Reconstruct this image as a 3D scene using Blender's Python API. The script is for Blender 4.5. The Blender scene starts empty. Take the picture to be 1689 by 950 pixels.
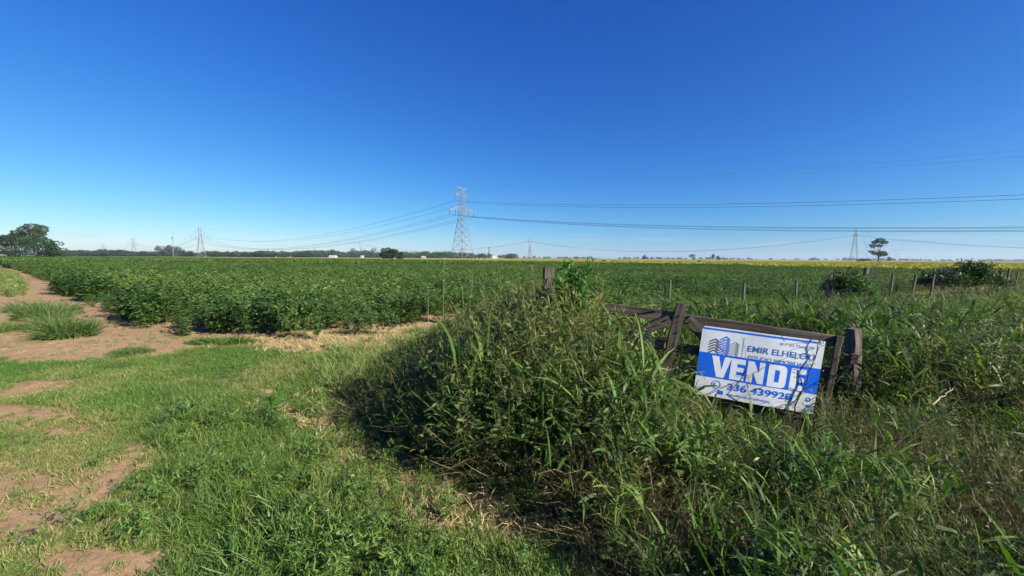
import bpy, math, random
import numpy as np
from mathutils import Matrix, Vector

# ------------------------------------------------------------------ camera, sky, sun, exposure
FPX, PW, PH, CAMZ = 640.0, 1689.0, 950.0, 1.7        # focal length in photo pixels, photo size, eye height
PITCH, ROLL = math.atan(49.5 / FPX), 0.0063
SUN_EL, SUN_AZ = math.radians(28), math.radians(-32)   # azimuth measured from +X towards +Y
SUN_STRENGTH, SKY_STRENGTH, EXPOSURE = 5.0, 0.085, 1.05

scene = bpy.context.scene
col = scene.collection
_R0 = np.array([1.0, 0, 0]); _U0 = np.array([0, math.sin(PITCH), math.cos(PITCH)]); FWD = np.array([0, math.cos(PITCH), -math.sin(PITCH)])
RGT = _R0 * math.cos(ROLL) + _U0 * math.sin(ROLL); UPV = _U0 * math.cos(ROLL) - _R0 * math.sin(ROLL)
CAM = np.array([0, 0, CAMZ])
cd = bpy.data.cameras.new('camera'); cam = bpy.data.objects.new('camera', cd); col.objects.link(cam)
cd.sensor_width = 36.0; cd.lens = 36.0 * FPX / PW; cd.clip_start = 0.05; cd.clip_end = 20000
M = Matrix.Identity(4)
for i in range(3):
    M[i][0] = RGT[i]; M[i][1] = UPV[i]; M[i][2] = -FWD[i]; M[i][3] = CAM[i]
cam.matrix_world = M
scene.camera = cam

world = bpy.data.worlds.new('World'); scene.world = world; world.use_nodes = True
nt = world.node_tree; nt.nodes.clear()
wo = nt.nodes.new('ShaderNodeOutputWorld'); bg = nt.nodes.new('ShaderNodeBackground'); sky = nt.nodes.new('ShaderNodeTexSky')
sky.sky_type = 'NISHITA'; sky.sun_disc = False; sky.sun_elevation = SUN_EL; sky.sun_rotation = math.pi / 2 - SUN_AZ
sky.altitude = 0; sky.air_density = 1.0; sky.dust_density = 0.0; sky.ozone_density = 3.0
# the same sky as a phone camera renders it: one contrast curve per channel over the whole dome
sep = nt.nodes.new('ShaderNodeSeparateColor'); com = nt.nodes.new('ShaderNodeCombineColor')
nt.links.new(sky.outputs[0], sep.inputs[0])
for ch, (gam, mul) in enumerate(((1.657, 1.024), (1.178, 1.161), (.666, 1.299))):
    p1 = nt.nodes.new('ShaderNodeMath'); p1.operation = 'MULTIPLY'; p1.inputs[1].default_value = .085; nt.links.new(sep.outputs[ch], p1.inputs[0])
    p2 = nt.nodes.new('ShaderNodeMath'); p2.operation = 'POWER'; p2.inputs[1].default_value = gam; nt.links.new(p1.outputs[0], p2.inputs[0])
    p3 = nt.nodes.new('ShaderNodeMath'); p3.operation = 'MULTIPLY'; p3.inputs[1].default_value = mul / SKY_STRENGTH / 2 ** EXPOSURE; nt.links.new(p2.outputs[0], p3.inputs[0])
    nt.links.new(p3.outputs[0], com.inputs[ch])
tcw = nt.nodes.new('ShaderNodeTexCoord'); mpw = nt.nodes.new('ShaderNodeMapping'); mpw.inputs['Scale'].default_value = (5, 5, 70); nzw = nt.nodes.new('ShaderNodeTexNoise'); nzw.inputs['Scale'].default_value = 1.3; nzw.inputs['Detail'].default_value = 6
nt.links.new(tcw.outputs['Generated'], mpw.inputs[0]); nt.links.new(mpw.outputs[0], nzw.inputs['Vector'])
sxw = nt.nodes.new('ShaderNodeSeparateXYZ'); nt.links.new(tcw.outputs['Generated'], sxw.inputs[0])
rlo = nt.nodes.new('ShaderNodeValToRGB'); rlo.color_ramp.elements[0].color = (0, 0, 0, 1); rlo.color_ramp.elements[0].position = .008; rlo.color_ramp.elements[1].position = .03; rlo.color_ramp.elements[1].color = (1, 1, 1, 1)
e3 = rlo.color_ramp.elements.new(.075); e3.color = (0, 0, 0, 1); nt.links.new(sxw.outputs['Z'], rlo.inputs[0])
rnz = nt.nodes.new('ShaderNodeValToRGB'); rnz.color_ramp.elements[0].position = .52; rnz.color_ramp.elements[1].position = .78; nt.links.new(nzw.outputs[0], rnz.inputs[0])
mmw = nt.nodes.new('ShaderNodeMath'); mmw.operation = 'MULTIPLY'; nt.links.new(rlo.outputs[0], mmw.inputs[0]); nt.links.new(rnz.outputs[0], mmw.inputs[1])
mm2 = nt.nodes.new('ShaderNodeMath'); mm2.operation = 'MULTIPLY'; mm2.inputs[1].default_value = .65; nt.links.new(mmw.outputs[0], mm2.inputs[0])
cmx = nt.nodes.new('ShaderNodeMix'); cmx.data_type = 'RGBA'; nt.links.new(mm2.outputs[0], cmx.inputs[0]); nt.links.new(com.outputs[0], cmx.inputs[6])
kq = 1 / SKY_STRENGTH / 2 ** EXPOSURE; cmx.inputs[7].default_value = (.62 * kq, .68 * kq, .80 * kq, 1)
bg.inputs['Strength'].default_value = SKY_STRENGTH
nt.links.new(cmx.outputs[2], bg.inputs[0]); nt.links.new(bg.outputs[0], wo.inputs[0])

sl = bpy.data.lights.new('sun', 'SUN'); sun = bpy.data.objects.new('sun', sl); col.objects.link(sun)
sl.energy = SUN_STRENGTH; sl.angle = math.radians(0.5); sl.color = (1.0, 0.94, 0.84)
sdir = Vector((math.cos(SUN_EL) * math.cos(SUN_AZ), math.cos(SUN_EL) * math.sin(SUN_AZ), math.sin(SUN_EL)))
sun.rotation_euler = sdir.to_track_quat('Z', 'Y').to_euler(); sun.location = (20, -20, 30)

vs = scene.view_settings
scene.display_settings.display_device = 'sRGB'
vs.view_transform = 'Standard'; vs.look = 'None'; vs.gamma = 1.0; vs.exposure = EXPOSURE; vs.use_curve_mapping = False
cy = scene.cycles
cy.max_bounces = 5; cy.diffuse_bounces = 3; cy.glossy_bounces = 2; cy.transmission_bounces = 3; cy.volume_bounces = 0; cy.transparent_max_bounces = 6
cy.use_adaptive_sampling = True; cy.adaptive_threshold = 0.02; cy.adaptive_min_samples = 20
cy.use_denoising = True; cy.denoiser = 'OPENIMAGEDENOISE'; cy.denoising_input_passes = 'RGB_ALBEDO_NORMAL'; cy.denoising_prefilter = 'ACCURATE'
cy.caustics_reflective = False; cy.caustics_refractive = False

# ------------------------------------------------------------------ helpers
rng = np.random.default_rng(7)
def ray(px, py): return FWD + RGT * ((px - PW / 2) / FPX) - UPV * ((py - PH / 2) / FPX)
def at(px, py, Y):
    d = ray(px, py); return CAM + d * (Y / d[1])
def gnd(px, py, z=0.0):
    d = ray(px, py); return CAM + d * ((z - CAMZ) / d[2])
def project(x, y, z):
    dx, dy, dz = np.asarray(x) * 1.0, np.asarray(y) * 1.0, np.asarray(z) - CAMZ
    w = dx * FWD[0] + dy * FWD[1] + dz * FWD[2]; w = np.where(w < 0.05, 0.05, w)
    return PW / 2 + FPX * (dx * RGT[0] + dy * RGT[1] + dz * RGT[2]) / w, PH / 2 - FPX * (dx * UPV[0] + dy * UPV[1] + dz * UPV[2]) / w

def _hash(ix, iy, seed):
    n = (ix.astype(np.int64) * 374761393 + iy.astype(np.int64) * 668265263 + seed * 974634777) & 0xffffffff
    n = ((n ^ (n >> 13)) * 1274126177) & 0xffffffff
    return ((n ^ (n >> 16)) & 0xffff) / 65535.0
def vnoise(x, y, seed=0):
    x = np.asarray(x, float); y = np.asarray(y, float)
    ix = np.floor(x); iy = np.floor(y); fx = x - ix; fy = y - iy
    fx = fx * fx * (3 - 2 * fx); fy = fy * fy * (3 - 2 * fy)
    a = _hash(ix, iy, seed); b = _hash(ix + 1, iy, seed); c = _hash(ix, iy + 1, seed); d = _hash(ix + 1, iy + 1, seed)
    return (a * (1 - fx) + b * fx) * (1 - fy) + (c * (1 - fx) + d * fx) * fy
def fbm(x, y, seed=0, o=4):
    t = 0; a = 0.5; s = 0
    for k in range(o):
        t = t + a * vnoise(np.asarray(x) * 2 ** k, np.asarray(y) * 2 ** k, seed + k); s += a; a *= 0.5
    return t / s
def smooth(t): t = np.clip(t, 0, 1); return t * t * (3 - 2 * t)
def gauss(px, py, cx, cy_, rx, ry): return np.exp(-((px - cx) / rx) ** 2 - ((py - cy_) / ry) ** 2)
def in_poly(x, y, poly):
    x = np.asarray(x); y = np.asarray(y); r = np.zeros(x.shape, bool); n = len(poly)
    for i in range(n):
        x0, y0 = poly[i][:2]; x1, y1 = poly[(i + 1) % n][:2]
        c = ((y0 > y) != (y1 > y)) & (x < (x1 - x0) * (y - y0) / (y1 - y0 + 1e-12) + x0)
        r ^= c
    return r
def dist_polyline(x, y, pts):
    best = np.full(np.shape(x), 1e9)
    for (x0, y0), (x1, y1) in zip(pts[:-1], pts[1:]):
        dx, dy = x1 - x0, y1 - y0
        t = np.clip(((x - x0) * dx + (y - y0) * dy) / (dx * dx + dy * dy), 0, 1)
        best = np.minimum(best, np.hypot(x - x0 - t * dx, y - y0 - t * dy))
    return best

def tag(o, label=None, cat=None, group=None, kind=None):
    if label: o['label'] = label
    if cat: o['category'] = cat
    if group: o['group'] = group
    if kind: o['kind'] = kind
    return o
def link(name, me, mat=None, parent=None):
    o = bpy.data.objects.new(name, me); col.objects.link(o)
    if mat is not None and me is not None and not me.materials: me.materials.append(mat)
    if parent is not None: o.parent = parent
    return o
def empty(name, loc=(0, 0, 0), rz=0):
    o = bpy.data.objects.new(name, None); o.empty_display_size = 0.1; col.objects.link(o)
    o.location = loc; o.rotation_euler = (0, 0, rz); return o
def mesh_np(name, V, quads=None, tris=None, attrs=None, smooth_shade=False):
    me = bpy.data.meshes.new(name)
    V = np.asarray(V, np.float32); nq = 0 if quads is None else len(quads); ntr = 0 if tris is None else len(tris)
    me.vertices.add(len(V)); me.vertices.foreach_set('co', V.ravel())
    if nq + ntr:
        idx = np.concatenate(([np.asarray(quads).ravel()] if nq else []) + ([np.asarray(tris).ravel()] if ntr else [])).astype(np.int32)
        me.loops.add(len(idx)); me.loops.foreach_set('vertex_index', idx)
        starts = np.concatenate((np.arange(nq) * 4, nq * 4 + np.arange(ntr) * 3)).astype(np.int32)
        me.polygons.add(nq + ntr); me.polygons.foreach_set('loop_start', starts)
        me.polygons.foreach_set('use_smooth', np.full(nq + ntr, smooth_shade))
    for k, a in (attrs or {}).items():
        at_ = me.attributes.new(k, 'FLOAT', 'POINT'); at_.data.foreach_set('value', np.asarray(a, np.float32))
    me.update(calc_edges=True); me.validate(); return me

class MB:                                                    # collects boxes, tubes and polygons for one mesh
    def __init__(s): s.v = []; s.f = []
    def poly(s, pts):
        n = len(s.v); s.v += [tuple(p) for p in pts]; s.f.append(tuple(range(n, n + len(pts))))
    def tube(s, p0, p1, r0, r1=None, n=6, cap=True):
        s.path([p0, p1], [r0, r0 if r1 is None else r1], n, cap)
    def path(s, P, rad, n=6, cap=True):
        P = [np.asarray(p, float) for p in P]; b = len(s.v); prev = None
        for i, p in enumerate(P):
            d = P[min(i + 1, len(P) - 1)] - P[max(i - 1, 0)]; d = d / (np.linalg.norm(d) + 1e-12)
            if prev is None:
                a = np.array([0, 0, 1.0]) if abs(d[2]) < 0.9 else np.array([1.0, 0, 0])
            else: a = prev
            e1 = a - d * (a @ d); e1 /= np.linalg.norm(e1); e2 = np.cross(d, e1); prev = e1
            for k in range(n):
                t = 2 * math.pi * (k + 0.5) / n; s.v.append(tuple(p + rad[i] * (math.cos(t) * e1 + math.sin(t) * e2)))
        for i in range(len(P) - 1):
            for k in range(n):
                s.f.append((b + i * n + k, b + i * n + (k + 1) % n, b + (i + 1) * n + (k + 1) % n, b + (i + 1) * n + k))
        if cap:
            s.f.append(tuple(range(b + n - 1, b - 1, -1))); m = b + (len(P) - 1) * n; s.f.append(tuple(range(m, m + n)))
    def box(s, c, e1, e2, e3):                               # centre and three half-extent vectors
        c = np.asarray(c, float); e1, e2, e3 = map(lambda q: np.asarray(q, float), (e1, e2, e3)); b = len(s.v)
        for i in (-1, 1):
            for j in (-1, 1):
                for k in (-1, 1): s.v.append(tuple(c + i * e1 + j * e2 + k * e3))
        for q in ((0, 1, 3, 2), (4, 6, 7, 5), (0, 4, 5, 1), (2, 3, 7, 6), (0, 2, 6, 4), (1, 5, 7, 3)): s.f.append(tuple(b + i for i in q))
    def mesh(s, name, smooth_shade=False):
        me = bpy.data.meshes.new(name); me.from_pydata(s.v, [], s.f); me.update()
        if smooth_shade: me.polygons.foreach_set('use_smooth', [True] * len(me.polygons))
        return me
    def build(s, name, mat, parent=None, smooth_shade=False): return link(name, s.mesh(name, smooth_shade), mat, parent)

# ------------------------------------------------------------------ materials
class NT:
    def __init__(s, name):
        s.m = bpy.data.materials.new(name); s.m.use_nodes = True; s.t = s.m.node_tree; s.n = s.t.nodes
        s.b = s.n['Principled BSDF']; s.out = s.n['Material Output']
    def new(s, typ, **kw):
        n = s.n.new(typ)
        for k, v in kw.items():
            if k in n.inputs: n.inputs[k].default_value = v
            else: setattr(n, k, v)
        return n
    def l(s, a, b): s.t.links.new(a, b)
    def math(s, op, a, b=None):
        n = s.n.new('ShaderNodeMath'); n.operation = op
        for i, q in enumerate((a, b)):
            if q is None: continue
            if isinstance(q, (int, float)): n.inputs[i].default_value = q
            else: s.l(q, n.inputs[i])
        return n.outputs[0]
    def mix(s, fac, a, b):
        n = s.n.new('ShaderNodeMix'); n.data_type = 'RGBA'
        for i, q in ((0, fac), (6, a), (7, b)):
            if isinstance(q, (int, float)): n.inputs[i].default_value = q
            elif isinstance(q, tuple): n.inputs[i].default_value = (*q, 1)
            else: s.l(q, n.inputs[i])
        return n.outputs[2]
    def ramp(s, fac, stops):
        n = s.n.new('ShaderNodeValToRGB'); e = n.color_ramp.elements
        while len(e) < len(stops): e.new(0.5)
        for k, (p, c) in enumerate(stops): e[k].position = p; e[k].color = (*c, 1)
        s.l(fac, n.inputs[0]); return n.outputs[0]
    def noise(s, scale, detail=4, vec=None, rough=0.55):
        n = s.n.new('ShaderNodeTexNoise'); n.inputs['Scale'].default_value = scale; n.inputs['Detail'].default_value = detail; n.inputs['Roughness'].default_value = rough
        if vec is not None: s.l(vec, n.inputs['Vector'])
        return n.outputs[0]
    def attr(s, name, inst=False):
        n = s.n.new('ShaderNodeAttribute'); n.attribute_name = name; n.attribute_type = 'INSTANCER' if inst else 'GEOMETRY'; return n.outputs['Fac']

def foliage(name, stops, tip=None, rough=0.5, spec=0.35, trans=0.28, tipstart=0.7):
    """leaf colour from a per-leaf random number and a per-plant tint; optional dried tips; thin-leaf translucency"""
    t = NT(name)
    oi = t.new('ShaderNodeObjectInfo')
    k = t.math('MULTIPLY', t.attr('r'), 0.55)
    k = t.math('ADD', k, t.math('MULTIPLY', t.attr('tint', True), 0.45))
    k = t.math('ADD', k, t.math('MULTIPLY', t.math('SUBTRACT', oi.outputs['Random'], 0.5), 0.08))
    c = t.ramp(k, stops)
    if tip:
        m = t.new('ShaderNodeMapRange'); m.inputs['From Min'].default_value = tipstart; m.inputs['From Max'].default_value = 1.05
        t.l(t.attr('s'), m.inputs['Value']); c = t.mix(t.math('MULTIPLY', m.outputs[0], t.attr('r')), c, tip)
    t.l(c, t.b.inputs['Base Color']); t.b.inputs['Roughness'].default_value = rough; t.b.inputs['Specular IOR Level'].default_value = spec
    if trans:
        tr = t.new('ShaderNodeBsdfTranslucent'); hsv = t.new('ShaderNodeHueSaturation', Saturation=1.1, Value=1.25); t.l(c, hsv.inputs['Color']); t.l(hsv.outputs[0], tr.inputs[0])
        mx = t.new('ShaderNodeMixShader'); mx.inputs[0].default_value = trans; t.l(t.b.outputs[0], mx.inputs[1]); t.l(tr.outputs[0], mx.inputs[2]); t.l(mx.outputs[0], t.out.inputs[0])
    return t.m
def plain(name, c, rough=0.6, metal=0.0, vary=0.12, scale=6.0, spec=0.4, bump=0.0):
    t = NT(name); tc = t.new('ShaderNodeTexCoord'); n = t.noise(scale, 5, tc.outputs['Object'])
    d = tuple(max(0, q * (1 - vary * 2)) for q in c); e = tuple(min(1, q * (1 + vary)) for q in c)
    t.l(t.ramp(n, [(0.3, d), (0.7, e)]), t.b.inputs['Base Color']); t.b.inputs['Roughness'].default_value = rough
    t.b.inputs['Metallic'].default_value = metal; t.b.inputs['Specular IOR Level'].default_value = spec
    if bump:
        b = t.new('ShaderNodeBump', Strength=bump); b.inputs['Distance'].default_value = 0.01; t.l(n, b.inputs['Height']); t.l(b.outputs[0], t.b.inputs['Normal'])
    return t.m
def wood(name, c0, c1, c2):
    t = NT(name); tc = t.new('ShaderNodeTexCoord'); mp = t.new('ShaderNodeMapping'); mp.inputs['Scale'].default_value = (2.2, 45, 45)
    t.l(tc.outputs['Object'], mp.inputs['Vector']); n = t.noise(1.0, 6, mp.outputs[0], 0.65); n2 = t.noise(5.0, 3, tc.outputs['Object'])
    c = t.ramp(n, [(0.28, c0), (0.5, c1), (0.75, c2)]); c = t.mix(t.math('MULTIPLY', n2, 0.5), c, c0)
    t.l(c, t.b.inputs['Base Color']); t.b.inputs['Roughness'].default_value = 0.88; t.b.inputs['Specular IOR Level'].default_value = 0.2
    b = t.new('ShaderNodeBump', Strength=0.7); b.inputs['Distance'].default_value = 0.006; t.l(n, b.inputs['Height']); t.l(b.outputs[0], t.b.inputs['Normal'])
    return t.m

MT = {}
MT['turf'] = foliage('turf', [(0, (.058, .14, .022)), (.35, (.095, .19, .030)), (.6, (.16, .23, .045)), (.8, (.27, .255, .085)), (.95, (.40, .31, .145))], rough=.55, trans=.3)
MT['meadow'] = foliage('meadow', [(0, (.035, .09, .014)), (.45, (.08, .17, .024)), (.75, (.17, .24, .045)), (1, (.34, .29, .11))], tip=(.34, .29, .13), rough=.5)
MT['tall'] = foliage('tall', [(0, (.020, .052, .010)), (.3, (.045, .105, .016)), (.55, (.095, .185, .024)), (.75, (.17, .25, .04)), (.88, (.25, .25, .08)), (1, (.36, .28, .14))], tip=(.36, .28, .14), rough=.55, spec=.3, trans=.36)
MT['dry'] = foliage('dry', [(0, (.07, .05, .028)), (.4, (.17, .125, .06)), (.8, (.36, .28, .145)), (1, (.42, .34, .19))], rough=.7, spec=.2, trans=.2)
MT['straw'] = foliage('straw', [(0, (.34, .25, .12)), (.6, (.50, .38, .20)), (1, (.42, .36, .16))], rough=.7, spec=.2, trans=.2)
MT['weed'] = foliage('weed', [(0, (.022, .048, .010)), (.35, (.05, .095, .018)), (.65, (.12, .165, .035)), (.85, (.21, .20, .06)), (1, (.27, .21, .09))], rough=.5)
MT['shrub'] = foliage('shrub', [(0, (.05, .13, .02)), (.5, (.09, .22, .03)), (1, (.16, .30, .05))], rough=.45, trans=.32)
MT['yelgrass'] = foliage('yelgrass', [(0, (.09, .15, .03)), (.5, (.16, .22, .05)), (1, (.27, .28, .09))], rough=.6)
MT['tuft'] = foliage('tuft', [(0, (.05, .10, .02)), (.5, (.12, .20, .045)), (.85, (.24, .28, .08)), (1, (.38, .32, .15))], tip=(.36, .30, .14), rough=.55)
MT['soy'] = foliage('soy', [(0, (.034, .074, .014)), (.4, (.068, .128, .021)), (.7, (.115, .18, .030)), (.9, (.19, .225, .04)), (1, (.32, .28, .065))], rough=.5, spec=.3, trans=.22)
MT['ripe'] = foliage('ripe', [(0, (.25, .25, .03)), (.5, (.35, .33, .042)), (1, (.43, .39, .06))], rough=.55, trans=.2)
MT['tree_dark'] = foliage('tree_dark', [(0, (.018, .04, .014)), (.5, (.032, .065, .02)), (1, (.055, .095, .03))], rough=.55, trans=.15)
MT['tree_mid'] = foliage('tree_mid', [(0, (.035, .065, .025)), (.5, (.06, .10, .04)), (1, (.10, .15, .06))], rough=.55, trans=.18)
MT['tree_grey'] = foliage('tree_grey', [(0, (.05, .07, .045)), (.5, (.09, .11, .075)), (1, (.15, .16, .11))], rough=.6, trans=.15)
MT['bark'] = plain('bark', (.10, .08, .06), .9, bump=.5, scale=12)
MT['twig'] = plain('twig', (.075, .055, .042), .9, vary=.25, scale=14)
MT['twig_pale'] = plain('twig_pale', (.33, .26, .17), .85, vary=.25, scale=14)
MT['wood'] = wood('wood', (.026, .021, .017), (.085, .068, .052), (.26, .215, .17))
MT['wood_grey'] = wood('wood_grey', (.040, .034, .028), (.12, .10, .08), (.26, .225, .185))
MT['steel'] = plain('steel', (.24, .245, .25), .6, .2, vary=.08)
MT['steel_dark'] = plain('steel_dark', (.20, .21, .23), .55, .4, vary=.08)
MT['insulator'] = plain('insulator', (.10, .13, .15), .3)
MT['cable'] = plain('cable', (.045, .05, .06), .5, .3)
MT['rust'] = plain('rust', (.085, .055, .05), .8, .3, vary=.3, scale=30)
MT['board'] = plain('board', (.76, .78, .80), .38, vary=.045, scale=7)
MT['print_blue'] = plain('print_blue', (.010, .145, .74), .4, vary=.04, scale=4)
MT['print_dark'] = plain('print_dark', (.055, .045, .06), .45, vary=.05)
MT['print_grey'] = plain('print_grey', (.30, .32, .35), .45, vary=.05)
MT['print_white'] = plain('print_white', (.78, .80, .82), .4, vary=.02)
MT['print_text'] = plain('print_text', (.075, .17, .46), .45, vary=.05)
MT['whitewash'] = plain('whitewash', (.72, .70, .66), .8, scale=.3)
MT['roof_tin'] = plain('roof_tin', (.55, .55, .55), .5, .3, scale=.3)
MT['brick_stack'] = plain('brick_stack', (.16, .12, .11), .9, scale=.5)
MT['glass_dark'] = plain('glass_dark', (.05, .055, .06), .2)

def ground_mat():
    t = NT('earth'); tc = t.new('ShaderNodeTexCoord'); P = tc.outputs['Object']
    n1 = t.noise(0.8, 6, P); n2 = t.noise(9, 6, P, .65); n3 = t.noise(70, 4, P, .7)
    soil = t.ramp(n2, [(.28, (.21, .132, .062)), (.5, (.375, .245, .118)), (.72, (.50, .34, .17))])
    soil = t.mix(t.math('MULTIPLY', n3, .4), soil, (.25, .16, .092))
    soil = t.mix(t.ramp(n1, [(.35, (0, 0, 0)), (.7, (.6, .6, .6))]), soil, (.33, .20, .115))
    thatch = t.ramp(n3, [(.25, (.035, .05, .014)), (.5, (.07, .10, .025)), (.8, (.17, .15, .06))])
    straw = t.ramp(n3, [(.25, (.27, .18, .085)), (.6, (.50, .38, .20)), (.85, (.60, .47, .28))])
    nb = t.math('ADD', t.attr('bare'), t.math('ADD', t.math('MULTIPLY', t.math('SUBTRACT', n2, .5), 1.5), t.math('MULTIPLY', t.math('SUBTRACT', n3, .5), .9)))
    m = t.new('ShaderNodeMapRange'); m.inputs['From Min'].default_value = .38; m.inputs['From Max'].default_value = .62; t.l(nb, m.inputs['Value'])
    c = t.mix(m.outputs[0], thatch, soil)
    c = t.mix(t.math('MULTIPLY', t.attr('straw'), .9), c, straw)
    t.l(c, t.b.inputs['Base Color']); t.b.inputs['Roughness'].default_value = .95; t.b.inputs['Specular IOR Level'].default_value = .15
    b = t.new('ShaderNodeBump', Strength=.8); b.inputs['Distance'].default_value = .02
    t.l(t.math('ADD', n2, t.math('MULTIPLY', n3, .5)), b.inputs['Height']); t.l(b.outputs[0], t.b.inputs['Normal'])
    return t.m
MT['earth'] = ground_mat()
def field_mat(name, c0, c1, c2):
    t = NT(name); tc = t.new('ShaderNodeTexCoord'); n = t.noise(.9, 6, tc.outputs['Object'], .7); n1 = t.noise(.02, 3, tc.outputs['Object'])
    c = t.ramp(n, [(.3, c0), (.55, c1), (.75, c2)]); c = t.mix(t.math('MULTIPLY', n1, .4), c, c0)
    t.l(c, t.b.inputs['Base Color']); t.b.inputs['Roughness'].default_value = .7; t.b.inputs['Specular IOR Level'].default_value = .2
    b = t.new('ShaderNodeBump', Strength=1.0); b.inputs['Distance'].default_value = .4; t.l(n, b.inputs['Height']); t.l(b.outputs[0], t.b.inputs['Normal'])
    return t.m
MT['field'] = field_mat('field', (.025, .06, .016), (.05, .11, .026), (.09, .16, .04))
MT['ripe_field'] = field_mat('ripe_field', (.17, .19, .028), (.31, .30, .045), (.44, .39, .07))

# ------------------------------------------------------------------ layout of the place (metres; camera stands at the origin)
CROP_EDGE = [(-600, 430), (-73, 55), (-22.0, 18.3), (-14.1, 12.9), (-10.0, 9.95), (-8.0, 8.75), (-6.9, 8.05), (-5.3, 8.35), (-4.0, 8.9), (-2.4, 9.35), (-1.7, 10.3),
             (1, 10.8), (4.2, 10.6), (7.3, 11.3), (12, 13.8), (27, 22.6), (70, 48), (160, 95), (1300, 700)]
CROP_POLY = CROP_EDGE + [(1300, 1500), (-1300, 1500)]
RIPE_EDGE = [(-900, 760), (-130, 240), (-40, 150), (10, 92), (42, 56), (52, 44), (110, 52), (1300, 720)]
RIPE_POLY = RIPE_EDGE + [(1300, 2500), (-900, 2500)]
def in_ripe(x, y): return in_poly(x, y, RIPE_POLY)
def in_crop(x, y): return in_poly(x, y, CROP_POLY)
DIRT_LINE = ([-900, 0, 100, 190, 250, 300, 340, 380, 450, 560, 640, 700], [600, 593, 594, 592, 590, 582, 574, 569, 572, 584, 592, 588])
def turf_side(px, py): return py - np.interp(px, *DIRT_LINE)        # > 0: on the grass side of the track
TALL_NEAR = [(-1.84, 3.98), (-0.73, 3.13), (0.03, 2.57), (0.45, 1.96), (0.8, 0.9)]
def tall_d(x, y):                                                    # > 0 inside the overgrown strip
    x = np.asarray(x, float); y = np.asarray(y, float)
    xn = np.interp(y, [0.9, 1.96, 2.57, 3.13, 3.98, 6.5, 9.0, 10.4], [.75, .38, -.08, -.90, -2.0, -1.95, -1.65, -1.75])
    return (x - xn) * 0.75 + 0.25 * (fbm(x * 1.7, y * 1.7, 31, 3) - .5)
def bare_mask(x, y):
    px, py = project(x, y, np.zeros_like(np.asarray(x, float)))
    wob = (fbm(np.asarray(x) * 1.3, np.asarray(y) * 1.3, 5, 4) - .5)
    b = smooth((8 - turf_side(px, py) + wob * 42) / 22)               # the track
    for cx, cy_, rx, ry, a in ((45, 642, 95, 16, 1.25), (55, 690, 115, 24, 1.4), (110, 808, 165, 38, 1.3), (195, 772, 100, 20, 1.1), (10, 850, 170, 46, 1.3), (130, 938, 120, 34, 1.2), (30, 910, 110, 26, 1.0), (235, 745, 70, 15, .9),
                               (-80, 790, 140, 50, 1.2), (815, 830, 75, 26, 1.2), (745, 868, 80, 16, .8), (590, 706, 45, 9, .8), (440, 645, 55, 10, .7), (560, 770, 70, 18, .7), (300, 632, 70, 9, .6), (850, 870, 60, 24, .9), (480, 690, 60, 12, .8), (620, 610, 40, 8, .5), (700, 800, 70, 16, .6), (650, 740, 50, 12, .6)):
        b = np.maximum(b, (.25 + .55 * a) * np.exp(-(((px - cx) / (rx * 1.15)) ** 2 + ((py - cy_) / (ry * 1.15)) ** 2)) + wob * 1.6 * gauss(px, py, cx, cy_, rx * 1.5, ry * 1.5))
    return np.clip(b, 0, 1), px, py
def straw_mask(x, y, px, py):
    s = 1.2 * gauss(px, py, 590, 560, 105, 17) + gauss(px, py, 480, 558, 60, 6) * .6 + gauss(px, py, 690, 560, 40, 14) * .8 + .45 * gauss(px, py, 760, 850, 90, 30) + .35 * gauss(px, py, 560, 690, 110, 22)
    return np.clip(s * (.6 + .8 * fbm(np.asarray(x) * 3, np.asarray(y) * 3, 77, 3)), 0, 1)
def gz(x, y):
    x = np.asarray(x, float); y = np.asarray(y, float)
    near = np.exp(-(np.hypot(x, y) / 18) ** 2)
    return near * ((fbm(x * .6, y * .6, 3, 3) - .5) * .10 + (fbm(x * 5, y * 5, 9, 3) - .5) * .025)

# ------------------------------------------------------------------ ground sheets
def axis_lines(a, b, step, far, g):
    c = list(np.arange(a, b, step)); s = step; q = c[-1]
    while q < far: s *= g; q += s; c.append(q)
    s = step; q = c[0]; L = []
    while q > -far: s *= g; q -= s; L.append(q)
    return np.array(L[::-1] + c)
gx = axis_lines(-11.0, 6.0, .075, 7000, 1.09); gy = axis_lines(1.2, 12.0, .075, 9000, 1.09)
X, Y = np.meshgrid(gx, gy); X = X.ravel(); Y = Y.ravel()
BARE, GPX, GPY = bare_mask(X, Y)
front = Y > 1.0
BARE = np.where(front, BARE, .3)
STRAW = np.where(front & (Y < 14), straw_mask(X, Y, GPX, GPY), 0)
# wheel ruts pressed into the track and under-crop soil left bare
BARE = np.where(in_crop(X, Y) & (Y > 6), .9, BARE)
BARE = np.where(tall_d(X, Y) > .1, np.where(in_crop(X, Y), .9, .25), BARE)
Z = gz(X, Y)
nx = len(gx); ii = np.arange(len(gy) - 1)[:, None] * nx + np.arange(nx - 1)[None, :]
Q = np.stack([ii, ii + 1, ii + nx + 1, ii + nx], -1).reshape(-1, 4)
qc = Q.mean(1).astype(int); qx = X[Q].mean(1); qy = Y[Q].mean(1)
qpx, qpy = project(qx, qy, 0 * qx)
is_track = (turf_side(qpx, qpy) < 4) & (~in_crop(qx, qy)) & (qx < -1.9) & (qy > 5) & (qy < 60) & (qx > -75)
def sub(Qs, dz=0.0):
    u, inv = np.unique(Qs.ravel(), return_inverse=True)
    return np.c_[X[u], Y[u], Z[u] + dz], inv.reshape(-1, 4), {'bare': BARE[u], 'straw': STRAW[u]}
V, F, A = sub(Q); tag(link('ground', mesh_np('ground', V, F, None, A, True), MT['earth']), kind='structure')
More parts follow.
